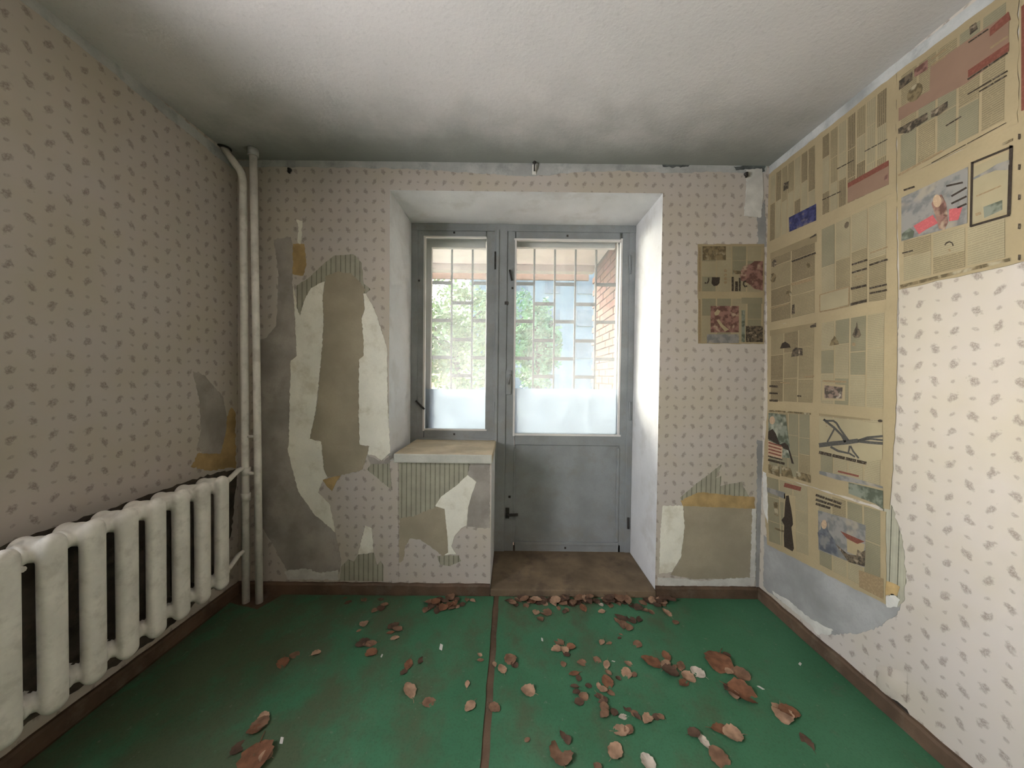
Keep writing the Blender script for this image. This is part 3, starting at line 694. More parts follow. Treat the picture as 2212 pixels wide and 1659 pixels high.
# ------------------------------------------------------------------ cast-iron radiator
XRF = -1.43                                   # front face of the sections
ZR0 = 0.245                                   # underside
def section_mesh():
    bm = bmesh.new(); Hs = 0.578
    def column(cx, wy, wx, z0, z1):
        r = wy
        res = bmesh.ops.create_uvsphere(bm, u_segments=20, v_segments=14, radius=1.0)
        for v in res['verts']:
            s = 1 if v.co.z >= 0 else -1
            x, y = v.co.x, v.co.y
            q = (abs(x) ** 3 + abs(y) ** 3) ** (1 / 3) or 1; l = math.hypot(x, y)
            k = l / q if l > 1e-6 else 1
            v.co = Vector((cx + x * wx * k, y * wy * k, (z1 - r * 1.1 if s > 0 else z0 + r * 1.1) + v.co.z * r * 1.1))
    def barrel(p0, p1, r): add_tube(bm, [p0, p1], r, 18)
    column(-0.024, .032, .024, 0.0, Hs)
    column(-0.116, .032, .024, 0.012, Hs - .012)
    for z in (0.052, Hs - 0.052):
        res = bmesh.ops.create_uvsphere(bm, u_segments=18, v_segments=12, radius=1.0)
        for v in res['verts']: v.co = Vector((-0.07 + v.co.x * .066, v.co.y * .040, z + v.co.z * .040))
        barrel((-0.07, -.056, z), (-0.07, .056, z), .031)
        barrel((-0.07, -.012, z), (-0.07, .012, z), .040)
        barrel((-0.07, -.056, z), (-0.07, -.046, z), .036)
    me = bpy.data.meshes.new('section_src'); bm.to_mesh(me); bm.free()
    o = bpy.data.objects.new('section_src', me); C.objects.link(o)
    r = o.modifiers.new('r', 'REMESH'); r.mode = 'VOXEL'; r.voxel_size = 0.0055
    s = o.modifiers.new('s', 'SMOOTH'); s.iterations = 5; s.factor = 0.5
    dg = bpy.context.evaluated_depsgraph_get(); dg.update()
    out = bpy.data.meshes.new_from_object(o.evaluated_get(dg)); out.name = 'radiator_section'
    bpy.data.objects.remove(o); bpy.data.meshes.remove(me)
    for p in out.polygons: p.use_smooth = True
    out.materials.clear(); out.materials.append(MT['enamel']); out.materials.append(MT['gapdark'])
    for p in out.polygons:                       # inner and rear faces coloured dark to put shade between the columns
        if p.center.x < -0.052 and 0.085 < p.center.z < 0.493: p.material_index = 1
    return out
secx = [489, 449, 401, 347, 282, 209, 121, 25]
ysec = [onX(u, 1180 + (489 - u) * .42, XRF).y for u in secx]
py = (ysec[-1] - ysec[0]) / 7
rad = empty('radiator', (XRF - .07, ysec[0] + py * 3.5, ZR0)); tag(rad, 'cream cast-iron sectional radiator along the left wall', 'radiator')
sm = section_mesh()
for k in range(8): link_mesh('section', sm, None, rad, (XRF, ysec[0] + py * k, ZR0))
xa = XRF - .07; zt_, zb_ = ZR0 + .526, ZR0 + .052
RP = onY(529, 800, -.10).x; RPY = -0.10
for z in (zt_, zb_):
    tube('end_bush', [(xa, ysec[0] + .05, z), (xa, ysec[0] + .075, z)], .026, MT['enamel'], rad, 12)
tube('end_plug', [(xa, ysec[-1] - .05, zt_), (xa, ysec[-1] - .075, zt_)], .030, MT['enamel'], rad, 12)
tube('end_plug', [(xa, ysec[-1] - .05, zb_), (xa, ysec[-1] - .075, zb_)], .030, MT['enamel'], rad, 12)
for k in (1, 6):
    tube('wall_bracket', [(XL + .001, ysec[0] + py * (k + .5), zt_ - .035), (xa + .03, ysec[0] + py * (k + .5), zt_ - .035)], .009, MT['enamel'], rad, 8)

# ------------------------------------------------------------------ riser pipes
E_ = MT['enamel']
def pipe_pts(us, vs_, y): return [onY(u, v, y) for u, v in zip(us, vs_)]
pl_ = empty('riser_pipe', (RP, RPY, 0)); tag(pl_, 'cream heating riser with a bent top, left of the two pipes', 'pipe')
p_bot = onY(531, 1262, RPY); p_bot.z = 0.002
p_b = onY(525, 378, RPY); top = onZ(484, 320, HC - .002)
tube('pipe', [p_bot, onY(530, 1000, RPY), onY(528, 700, RPY), onY(526, 480, RPY), onY(525, 405, RPY)] + arc(onY(525, 398, RPY), p_b + (p_b - onY(525, 398, RPY)) * .3, p_b + (top - p_b) * .35, 6) + [top], .0195, E_, pl_, 16)
bmh = bmesh.new(); add_tube(bmh, [top + Vector((0, 0, -.004)), top + Vector((0, 0, .001))], [.034, .036], 16); from_bm('ceiling_hole', bmh, MT['hole'], pl_)
for v in (1018, 1073): tube('coupling', [onY(531, v - 8, RPY), onY(531, v + 8, RPY)], .0245, E_, pl_, 14)
zt2 = zt_ + .02
tube('branch', [(xa, ysec[0] + .07, zt_), (xa, ysec[0] + .10, zt_), (RP - .0, RPY - .05, zt2), (RP, RPY, zt2)], .013, E_, pl_, 12)
tube('branch', [(xa, ysec[0] + .07, zb_), (xa, ysec[0] + .10, zb_), (RP + .0, RPY - .05, zb_ + .01), (RP, RPY, zb_ + .01)], .013, E_, pl_, 12)
pr_ = empty('riser_pipe', (onY(553, 800, RPY).x, RPY, 0)); tag(pr_, 'cream heating riser with a collar at the ceiling, right of the two pipes', 'pipe')
q0 = onY(560, 1255, RPY); q0.z = .002; q1 = onY(547, 352, RPY); q1.z = HC - .002
tube('pipe', [q0, onY(557, 1000, RPY), onY(553, 700, RPY), q1], .0190, E_, pr_, 16)
tube('ceiling_collar', [q1 + Vector((0, 0, -.040)), q1], .027, MT['whitewash'], pr_, 14)
tube('cross_link', [onY(533, 943, RPY), onY(551, 943, RPY)], .0085, E_, pr_, 10)
vp = onY(533, 1022, RPY)
tube('valve_stem', [vp, vp + Vector((.035, -.004, 0)), vp + Vector((.055, -.006, .0))], [.013, .010, .003], E_, pl_, 10)

# ------------------------------------------------------------------ newspapers pasted on the walls
def fill_text(root, quad, plane, cols, mat, vert=False, rows=1, mar=0.02, rng=random, mats=None):
    fn, nrm = plane
    TL, TR, BR, BL = [fn(*p) for p in quad]
    def at(s, t): return (TL * (1 - s) + TR * s) * (1 - t) + (BL * (1 - s) + BR * s) * t
    eu = (TR - TL).normalized(); ev = (BL - TL).normalized()
    g = 0.025
    for c in range(cols):
        s0, s1 = mar + (1 - 2 * mar) * c / cols + g / 2, mar + (1 - 2 * mar) * (c + 1) / cols - g / 2
        cuts = [mar] + sorted(mar + (1 - 2 * mar) * (r + rng.uniform(-.2, .2)) / rows for r in range(1, rows)) + [1 - mar]
        for t0, t1 in zip(cuts, cuts[1:]):
            pts = [at(s0, t0), at(s1, t0), at(s1, t1 - .008), at(s0, t1 - .008)]
            m = MT[rng.choice(mats)] if mats else MT[mat]
            o = TL + eu * rng.uniform(0, 1)
            uv = (o, ev, eu) if vert else (o, eu, ev)
            patch('text_column', pts, (None, nrm), m, root, amp=0, thick=.0002, uv=uv, raw=True)
def newspaper(label, quad, plane, off, seed):
    fn, nrm = plane(off); pts = [fn(*p) for p in quad]
    c = sum(pts, Vector()) / 4; c.z = min(p.z for p in pts)
    r = empty('newspaper_sheet', c); tag(r, label, 'newspaper', 'newspapers pasted on the walls')
    patch('paper', quad, plane(off), MT['news'], r, amp=0.0025, step=0.03, thick=.0012, seed=seed)
    return r
O1, O2, O3, O4 = .0034, .0038, .0042, .0046
def el(root, name, px, mat, plane=PR, off=O3): return patch(name, px, plane(off), MT[mat], root, amp=0, thick=.0002)
def ln(root, name, px, w, mat, plane=PR, off=O4): return stroke(name, px, w, plane(off), MT[mat], root)
def words(root, a, b, w, n, mat='ink', plane=PR, off=O4, gap=.12, rng=random.Random(4)):
    cut = [0.0]
    for k in range(n): cut.append(cut[-1] + rng.uniform(.7, 1.3))
    for k in range(n):
        t0, t1 = cut[k] / cut[-1], cut[k + 1] / cut[-1]; t1 -= gap * (t1 - t0)
        P = lambda t: (a[0] + (b[0] - a[0]) * t, a[1] + (b[1] - a[1]) * t)
        ln(root, 'headline_word', [P(t0), P(t1)], w, mat, plane, off)
def ell(cx, cy, rx, ry, n=14, sh=0.0): return [(cx + rx * math.cos(6.2832 * k / n), cy + ry * math.sin(6.2832 * k / n) + sh * rx * math.cos(6.2832 * k / n)) for k in range(n)]
rg = random.Random(21)
# spread 1, just under the ceiling
n1 = newspaper('newspaper spread of vertical columns with a blue advert, topmost beside the corner', [(1655,381),(1936,158),(1936,414),(1655,538)], PR, .0030, 1)
fill_text(n1, [(1662,382),(1764,307),(1764,476),(1660,527)], PR(O2), 7, 'text', True, 2, rng=rg, mats=['text', 'textdk', 'textlt'])
fill_text(n1, [(1773,297),(1921,180),(1919,405),(1773,471)], PR(O2), 7, 'text', True, 3, rng=rg, mats=['text', 'textdk', 'textlt'])
el(n1, 'advert', [(1704,470),(1763,440),(1763,476),(1705,501)], 'ph_blue')
el(n1, 'portrait', [(1692,396),(1704,391),(1703,407),(1692,413)], 'ph_dark')
el(n1, 'advert_panel', [(1831,403),(1919.6,357),(1919.6,398),(1831,438)], 'textpk')
el(n1, 'banner', [(1831,396),(1919.6,346),(1919.6,358),(1831,406)], 'inkred', off=O4)
el(n1, 'portrait', [(1910,382),(1918,374),(1918,389),(1910,391)], 'ph_red', off=O4)
words(n1, (1776,432), (1817,413), 2, 4); words(n1, (1808,365), (1846,345), 2, 3); words(n1, (1868,327), (1918,300), 2, 4)
# spread 2
n2 = newspaper('newspaper spread of grey text with a boxed notice, second from the ceiling beside the corner', [(1655,535),(1936,411),(1938,656),(1657,706)], PR, .0027, 2)
fill_text(n2, [(1663,546),(1764,503),(1763,680),(1663,701)], PR(O2), 2, 'text', False, 4, rng=rg, mats=['text', 'textdk', 'textdk'])
fill_text(n2, [(1771,494),(1920,424),(1919,652),(1771,675)], PR(O2), 4, 'text', False, 2, rng=rg, mats=['text', 'textlt', 'textgn'])
el(n2, 'header_band', [(1664,547),(1764,505),(1764,522),(1664,560)], 'textdk')
el(n2, 'portrait', [(1748,514),(1763,504),(1763,509),(1751,515)], 'ph_dark', off=O4)
ln(n2, 'headline', [(1710,565),(1762,546)], 4, 'ink'); ln(n2, 'headline', [(1664,667),(1704,656)], 2, 'inkbrown'); ln(n2, 'headline', [(1709,615),(1754,603)], 6, 'inkbrown')
el(n2, 'portrait', ell(1672.5, 569, 5, 8, sh=-.4), 'ph_dark', off=O4); el(n2, 'portrait', ell(1670, 600, 7, 10), 'ph_brown', off=O4)
el(n2, 'portrait', ell(1746, 573, 4, 6), 'ph_brown', off=O4); el(n2, 'portrait', [(1711,659),(1716,657),(1717,677),(1710,679)], 'ph_dark', off=O4)
el(n2, 'portrait', ell(1829, 486, 5, 7, sh=-.5), 'ph_dark', off=O4); el(n2, 'portrait', ell(1704, 634, 6, 6), 'ph_brown', off=O4)
for a, b, w in (((1879,547),(1918,533),3), ((1878,573),(1918,560),4), ((1840,572),(1874,561),4), ((1840,589),(1873,580),4), ((1847,598),(1867,594),2), ((1849,604),(1864,601),2), ((1878,623),(1916,614),4), ((1878,634),(1916,626),4), ((1838,624),(1872,616),5)): words(n2, a, b, w, 3, 'inkbrown' if w < 4 else 'ink', gap=.05)
el(n2, 'notice_panel', [(1772,638),(1833,621),(1832,658),(1772,672)], 'textlt')
for a, b in (((1771,637),(1834,619)), ((1834,619),(1833,661)), ((1833,661),(1771,674)), ((1771,674),(1771,637))): ln(n2, 'notice_border', [a, b], 2.4, 'inkbrown')
el(n2, 'notice_band', [(1837,655),(1872,646),(1872,652),(1837,661)], 'ink', off=O4)
# spread 3
n3 = newspaper('newspaper spread with small fur-hat and spire pictures, middle of the column beside the corner', [(1657,705),(1938,654),(1935,896),(1658,879)], PR, .0030, 3)
fill_text(n3, [(1663,716),(1763,698),(1759,875),(1662,870)], PR(O2), 3, 'text', False, 3, rng=rg, mats=['text', 'textdk', 'text'])
fill_text(n3, [(1771,695),(1916,669),(1913,889),(1769,875)], PR(O2), 4, 'textlt', False, 3, rng=rg, mats=['textlt', 'textgn', 'text', 'textlt'])
el(n3, 'header_band', [(1663,714),(1763,697),(1763,706),(1663,726)], 'textdk')
el(n3, 'portrait', [(1750,704),(1763,697),(1763,706),(1751,709)], 'ph_dark', off=O4)
el(n3, 'picture', [(1685,753),(1689,742),(1696,738),(1705,744),(1708,751)], 'inksolid', off=O4)
el(n3, 'picture', [(1709,771),(1712,757),(1718,751),(1733,752),(1734,768)], 'ph_dark', off=O4)
el(n3, 'picture', [(1792,747),(1795,736),(1800,730),(1802,725),(1805,729),(1810,737),(1812,744)], 'ph_brown', off=O4)
el(n3, 'picture', [(1851,693),(1853,708),(1856,712),(1860,723),(1856,729),(1846,730),(1841,724),(1846,712),(1849,706)], 'ph_dark', off=O4)
el(n3, 'picture', ell(1844, 744, 4, 4), 'inkbrown', off=O4)
el(n3, 'photo_panel', [(1776,827),(1826,832),(1825,866),(1776,864)], 'news'); el(n3, 'photo', [(1781,832),(1820,837),(1819,861),(1781,860)], 'ph_mix', off=O4)
for v in (834, 849, 865): ln(n3, 'headline', [(1662, v), (1680, v + 1)], 4, 'ink')
ln(n3, 'headline', [(1685,826),(1706,828)], 3, 'inkbrown'); ln(n3, 'headline', [(1722,855),(1731,856)], 3, 'ink'); ln(n3, 'headline', [(1736,814),(1759,813)], 4, 'inkbrown')
ln(n3, 'headline', [(1777,861 - 38),(1828,825)], 4, 'inkbrown')
# spread 4
n4 = newspaper('newspaper spread with a dark road-junction map and a man in a suit', [(1658,878),(1935,895),(1922,1101),(1647,1020)], PR, .0027, 4)
fill_text(n4, [(1660,888),(1752,893),(1752,1042),(1659,1021)], PR(O2), 4, 'textgn', False, 3, rng=rg, mats=['textgn', 'text', 'textgn'])
fill_text(n4, [(1769,893),(1907,905),(1906,1054),(1769,1028)], PR(O2), 4, 'textlt', False, 2, rng=rg, mats=['textlt', 'textlt', 'textgn'])
el(n4, 'map_panel', [(1770,901),(1906,915),(1906,992),(1860,1000),(1770,976)], 'textlt')
el(n4, 'header_band', [(1660,885),(1752,892),(1752,896),(1660,889)], 'ph_brown'); el(n4, 'header_band', [(1769,893),(1880,905),(1880,909),(1769,898)], 'textdk', off=O4)
el(n4, 'mark', ell(1901, 909, 5, 3), 'ink', off=O4)
el(n4, 'photo', [(1660,892),(1697,896),(1709,990),(1660,985)], 'ph_green')
el(n4, 'portrait', ell(1668, 908, 6, 9), 'skin', off=.0045)
el(n4, 'suit', [(1659.5,932),(1669,926.5),(1676,937),(1684,960),(1695,956),(1703,963),(1715,1002),(1710,1001),(1703,973),(1692,968.5),(1681,960),(1659,948)], 'inksolid', off=O4)
el(n4, 'caption_panel', [(1659,951),(1690.7,966),(1689,992),(1659,986)], 'skin', off=.0049)
for v in (956, 963, 970, 977): ln(n4, 'caption_line', [(1660, v), (1688, v + 8)], 3, 'inkred', off=.0052)
ln(n4, 'headline', [(1659,993),(1695,1002)], 5, 'ink', off=.0052); ln(n4, 'headline', [(1659,985),(1690,993)], 3, 'ink', off=.0052)
for q in ([(1660,1003),(1684,1008),(1684,1030),(1660,1021)], [(1688,1006),(1708,1012),(1714,1034),(1688,1028)], [(1720,1018),(1751,1026),(1751,1044),(1720,1034)]): el(n4, 'photo', q, 'ph_brown', off=O4)
G_ = 'inkgrey'
for px, w in (([(1769,962),(1800,958),(1832,955),(1853,952)], 8), ([(1853,952),(1874,945),(1907,942)], 4), ([(1853,952),(1880,948),(1907,951)], 3.5), ([(1853,953),(1880,956),(1907,958)], 5),
              ([(1779,906),(1802,924),(1818,940),(1832,953)], 4), ([(1779,906),(1784,909),(1800,909),(1807,914),(1814,926),(1833,952)], 3.6), ([(1803,925),(1787,955)], 3), ([(1818,940),(1826,955)], 4),
              ([(1794,965),(1810,974),(1832,979),(1836,963)], 4), ([(1837,963),(1843,975),(1855,990)], 3), ([(1831,977),(1847,987)], 3)):
    ln(n4, 'map_road', px, w * 1.2, G_)
for a, b in (((1783,914),(1788,915)), ((1784,920),(1787,921))): ln(n4, 'map_note', [a, b], 2, 'inkbrown')
words(n4, (1769,977), (1873,1001), 6.5, 4, gap=.06)
el(n4, 'lower_band', [(1770,1017),(1840,1031),(1907,1051),(1907,1055),(1840,1042),(1807,1036),(1770,1024)], 'ph_grey'); ln(n4, 'headline', [(1810,1018),(1855,1029)], 4, 'inkred')
# spread 5
n5 = newspaper('lowest newspaper spread beside the corner with a woman in a long black dress', [(1646,1018),(1914,1106),(1913,1306),(1657,1176)], PR, .0032, 5)
fill_text(n5, [(1654,1026),(1747,1049),(1750,1206),(1659,1172)], PR(O2), 3, 'text', False, 3, rng=rg, mats=['text', 'textgn', 'textlt'])
fill_text(n5, [(1764,1059),(1907,1102),(1907,1294),(1767,1222)], PR(O2), 4, 'textlt', False, 2, rng=rg, mats=['textlt', 'textgn', 'text'])
el(n5, 'photo_panel', [(1694,1066),(1718,1072),(1720,1195),(1690,1182)], 'news')
words(n5, (1694,1047), (1735,1058), 9, 1, 'inkred'); el(n5, 'header_band', [(1655,1052),(1696,1064),(1696,1078),(1655,1062)], 'ph_grey')
el(n5, 'dress', [(1698,1071),(1703.7,1070),(1705.6,1083),(1708.5,1096),(1712,1119),(1713,1133),(1709.4,1139),(1715,1185),(1712,1191),(1694,1181),(1693,1158),(1694,1135),(1688,1123.5),(1694,1115.7),(1696,1085)], 'inksolid', off=O4)
ln(n5, 'headline', [(1673,1141),(1693,1148)], 4, 'ph_brown'); el(n5, 'picture', [(1671,1084),(1681,1086),(1681,1116),(1673,1112)], 'ph_brown')
for a, b in (((1762,1069),(1819,1089)), ((1762,1079),(1817,1097)), ((1762,1088),(1794,1098))): words(n5, a, b, 5, 3, gap=.05)
el(n5, 'photo', [(1833,1042),(1907,1060),(1907,1100),(1890,1088),(1833,1066)], 'ph_green', off=O4)
el(n5, 'photo_panel', [(1767,1102),(1830,1120),(1870,1135),(1868,1226),(1768,1188)], 'ph_grey')
el(n5, 'figure', [(1774,1127),(1780,1123),(1787,1128),(1788,1144),(1804,1170),(1812,1204),(1771,1187),(1766,1150),(1773,1143)], 'ph_slate', off=.0044)
bpy.context.view_layer.update()
el(n5, 'face', ell(1780, 1133, 6, 10), 'skin', off=.0048)
el(n5, 'figure', [(1804,1174),(1831,1197),(1850,1200),(1852,1187),(1861,1192),(1869,1189),(1868,1224),(1833,1214)], 'ph_dark', off=.0046)
el(n5, 'advert', [(1829,1160),(1868,1176),(1866,1190),(1850,1200),(1830,1192)], 'news', off=.0044); el(n5, 'roof', [(1815,1147),(1868,1170),(1852,1175),(1829,1163)], 'inkred', off=.0048)
el(n5, 'advert', [(1855,1231),(1908,1250),(1908,1295),(1856,1268)], 'inkbrown', off=O4)
# two sheets nearer the camera, top right
n6 = newspaper('pinkish newspaper page with crowd photos, upper sheet touching the ceiling at far right', [(1937,157),(2199,-37),(2199,266),(1937,389)], PR, .0034, 6)
O2b, O3b, O4b = .0042, .0046, .0050
fill_text(n6, [(1941,164),(2183,-8),(2178,262),(1939,381)], PR(O2b), 5, 'text', False, 3, rng=rg, mats=['text', 'textgn', 'text'])
el(n6, 'pink_panel', [(2010,143),(2088,88),(2180,26),(2178,112),(2088,180),(2012,220),(1941,262),(1941,234),(2008,195)], 'textpk', off=O3b)
for q, m in (([(1942,175),(1971,154),(1971,173),(1942,195)], 'ph_dark'), ([(1975,150),(2004,128),(2004,150),(1975,167)], 'ph_red'), ([(1940,278),(2003,243),(2004,258),(1962,287),(1940,289)], 'ph_dark'),
             ([(2011,241),(2047,218),(2047,233),(2028,249),(2011,254)], 'ph_dark'), ([(2094,58),(2108,48),(2112,62),(2095,76)], 'ph_dark'), (ell(1976, 200, 17, 18, sh=-.6), 'ph_brown')): el(n6, 'photo', q, m, off=O4b)
el(n6, 'red_block', [(2138,62),(2178,25),(2183,42),(2138,79)], 'inkred', off=O4b); el(n6, 'red_band', [(2091,152),(2180,91),(2179,110),(2091,168)], 'inkred', off=O4b)
for a, b, w in (((2090,172),(2178,113),3.5), ((2090,204),(2178,152),3), ((2115,198),(2176,162),3), ((2043,272),(2077,251),3), ((2092,92),(2136,62),3), ((2012,142),(2043,120),4), ((2012,128),(2043,106),4), ((2012,352),(2177,263),1.6), ((1940,379),(2038,324),4), ((2139,104),(2178,78),4)):
    words(n6, a, b, w, 2, 'ink' if w != 4 else 'inkbrown', off=O4b, gap=.04)
n7 = newspaper('newspaper page with a large photo of pink cloth beside a black-framed notice', [(1937,389),(2330,203),(2330,538),(1942,626)], PR, .0032, 7)
fill_text(n7, [(1946,520),(2180,466),(2180,556),(1946,612)], PR(O2b), 3, 'textlt', False, 2, rng=rg, mats=['textlt', 'text'])
fill_text(n7, [(2215,270),(2320,222),(2320,530),(2215,548)], PR(O2b), 3, 'text', False, 2, rng=rg)
el(n7, 'photo', [(1947,427),(2091,360),(2089,482),(1947,521)], 'ph_grey', off=O3b)
el(n7, 'pink_cloth', [(1973,488),(2015,464),(2026,482),(2000,496),(1985,506)], 'inkpink', off=O4b); el(n7, 'pink_cloth', [(2050,452),(2079,447),(2070,475),(2050,478)], 'inkpink', off=O4b)
el(n7, 'figure', [(2012,440),(2020,424),(2034,420),(2044,440),(2048,480),(2040,497),(2028,494),(2022,470)], 'ph_red', off=O4b); el(n7, 'figure', ell(2024, 434, 9, 14), 'skin', off=.0053)
for a, b in (((2055,424),(2088,405)), ((2055,440),(2088,424)), ((2068,449),(2088,440)), ((2044,402),(2080,394))): ln(n7, 'shadow_line', [a, b], 4, 'inksolid', off=O4b)
el(n7, 'figure', [(1948,505),(1965,492),(1975,500),(1972,513),(1948,519)], 'ph_green', off=O4b)
for a, b, w in (((2100,352),(2187,316),4.5), ((2184,314),(2179,463),8), ((2181,464),(2096,489),5), ((2097,490),(2100,350),5.5)): ln(n7, 'notice_frame', [a, b], w, 'inksolid', off=O4b)
el(n7, 'notice_panel', [(2103,361),(2180,326),(2176,458),(2100,482)], 'textlt', off=O3b)
el(n7, 'notice_picture', [(2102,384),(2130,369),(2154,354),(2180,345),(2180,367),(2150,368),(2120,380),(2103,388)], 'ph_grey', off=O4b)
ln(n7, 'notice_line', [(2109,424),(2163,401)], 3, 'inkbrown', off=O4b); el(n7, 'notice_block', [(2124,447),(2165,432),(2165,453),(2126,471)], 'ph_green', off=O4b); ln(n7, 'notice_mark', [(2107,464),(2119,460)], 6, 'inkbrown', off=O4b)
words(n7, (1945,619), (2183,560), 7, 5, 'ph_brown', off=O4b, gap=.03)
words(n7, (1952,411), (1979,402), 4, 1, off=O4b); el(n7, 'header_band', [(2165,309),(2187,299),(2187,304),(2165,314)], 'ph_brown', off=O4b)
ln(n7, 'icon', [(2041,530),(2044,525),(2051,522),(2057,525),(2059,531)], 3, 'ink', off=O4b); ln(n7, 'icon', [(2049,538),(2053,543)], 4, 'inkbrown', off=O4b)
ln(n7, 'headline', [(1949,547),(1972,541)], 3, 'ink', off=O4b)
for v in (295, 361, 426, 489, 556): ln(n7, 'margin_mark', [(2202, v - 6), (2201, v + 6)], 5, 'ink', off=O4b)
n8 = newspaper('dark red newspaper page at the right edge just above the framed notice', [(2200,-37),(2420,-200),(2420,158),(2200,265)], PR, .0030, 8)
fill_text(n8, [(2206,8),(2410,-130),(2410,130),(2206,240)], PR(O2b), 4, 'textpk', False, 2, rng=rg)
el(n8, 'red_block', [(2206,14),(2270,-30),(2270,215),(2206,240)], 'inkred', off=O3b)
# sheet on the back wall
n9 = newspaper('newspaper page with a dark cup and food photos on the window wall', [(1507,527),(1651,527),(1650,743),(1508,742)], PB, .0030, 9)
fill_text(n9, [(1512,530),(1649,530),(1648,634),(1512,632)], PB(O2), 4, 'textlt', False, 3, rng=rg, mats=['textlt', 'textgn'])
fill_text(n9, [(1512,643),(1649,643),(1648,741),(1512,740)], PB(O2), 4, 'textlt', False, 2, rng=rg, mats=['textlt', 'textgn'])
def r4(a, b, c, d): return [(a, b), (c, b), (c, d), (a, d)]
for q, m in ((r4(1518,532,1568,562), 'ph_brown'), ([(1598,590),(1606,575),(1622,570),(1630,564),(1648,564),(1648,628),(1630,624),(1616,612),(1600,606)], 'ph_red'), (r4(1535,661,1596,718), 'ph_red'), (r4(1611,704,1648,739), 'ph_dark')): el(n9, 'photo', q, m, PB)
el(n9, 'cup', [(1538,599),(1555,599),(1554,612),(1549,617),(1542,618),(1537,612)], 'inksolid', PB, O4); ln(n9, 'cup_handle', [(1522,611),(1528,612),(1531,606),(1531,600)], 3, 'ink', PB)
for x0, y0, x1 in ((1580.5, 598, 1585), (1588, 608, 1594), (1596, 600, 1600)): el(n9, 'bar_chart', r4(x0, y0, x1, 629), 'ink', PB, O4)
ln(n9, 'ring', [(1612,607),(1607,609),(1606,614),(1609,619),(1614,618)], 3.5, 'ink', PB)
for v in (585, 594, 602, 610): el(n9, 'icon', ell(1567, v, 3.4, 3.2), 'inkbrown', PB, O4)
el(n9, 'photo', [(1583,583),(1600,586),(1602,592),(1585,592)], 'ph_brown', PB, O4)
el(n9, 'header_band', r4(1602,643,1647,656), 'textgn', PB, O4); el(n9, 'text_panel', r4(1527,722,1596,741), 'ph_grey', PB); el(n9, 'text_panel', r4(1602,670,1609,739), 'ph_green', PB)
for q in ([(1543,676),(1550,668),(1556,672),(1552,680),(1545,682)], [(1548,692),(1553,690),(1562,702),(1575,712),(1566,716),(1556,704)]): el(n9, 'highlight', q, 'news', PB, O4)
ln(n9, 'margin_rule', [(1511,534),(1511,630)], 4, 'inkbrown', PB); ln(n9, 'margin_rule', [(1511,646),(1511,740)], 4, 'inkbrown', PB)

# ------------------------------------------------------------------ dry leaves on the floor
def leaf_mesh(seed, kind):
    rng = random.Random(seed); bm = bmesh.new(); N, Mx = 9, 5; grid = []
    curl = rng.uniform(.02, .17); bend = rng.uniform(-.15, .22); tw = rng.uniform(-.25, .25)
    for i in range(N + 1):
        t = i / N
        if kind == 0: w = math.sin(math.pi * min(1, t * .93 + .03)) ** .65 * .40 * (1.15 - .35 * t)
        elif kind == 1: w = math.sin(math.pi * (t * .95 + .03)) ** .8 * .30
        else: w = math.sin(math.pi * (t * .94 + .03)) ** .55 * .46 * (1.1 - .25 * t)
        row = []
        for j in range(-Mx, Mx + 1):
            s = j / Mx; ww = w * (1 + (.10 * math.sin(i * 2.6 + seed) if abs(j) == Mx else 0))
            x = t - .5; y = s * ww
            z = curl * (s * ww * 2) ** 2 * 1.2 + bend * (x * x) + tw * x * s * ww * 2 + rng.uniform(-.012, .012) + .02 * abs(s) * math.sin(t * 9)
            row.append(bm.verts.new((x, y, z)))
        grid.append(row)
    for A, B in zip(grid, grid[1:]):
        for k in range(2 * Mx): f = bm.faces.new((A[k], A[k + 1], B[k + 1], B[k])); f.smooth = True
    # petiole
    e = Vector(((-.5), 0, bend * .25)); add_tube(bm, [e + Vector((.03, 0, .0)), e + Vector((-.12, .02, .03)), e + Vector((-.27, .05, .02))], [.014, .012, .010], 5)
    bmesh.ops.remove_doubles(bm, verts=bm.verts, dist=1e-4)
    zmin = min(v.co.z for v in bm.verts)
    for v in bm.verts: v.co.z -= zmin
    me = bpy.data.meshes.new('dry_leaf'); bm.to_mesh(me); bm.free(); return me
tones = {'p': ('pale tan', (0.36, 0.225, 0.145)), 'm': ('brown', (0.205, 0.115, 0.070)), 'd': ('dark brown', (0.095, 0.055, 0.036)), 'r': ('reddish brown', (0.200, 0.090, 0.048)), 'w': ('whitish', (0.46, 0.40, 0.33))}
LM = {}
for k, (nm, col) in tones.items():
    mt = m_plain('leaf_' + nm.replace(' ', '_'), col, 0.75, 0.22, 30)
    LM[k] = []
    for s in range(6):
        me = leaf_mesh(s * 7 + ord(k), s % 3); me.materials.append(mt); LM[k].append(me)
def S6(L): return [(1000 + x / 3.96, 1240 + y / 3.96, s / 3.96, k) for x, y, s, k in L]
def S5(L): return [(500 + x / 3.687, 1240 + y / 3.687, s / 3.687, k) for x, y, s, k in L]
def S7(L): return [(1400 + x / 4.158, 1260 + y / 4.158, s / 4.158, k) for x, y, s, k in L]
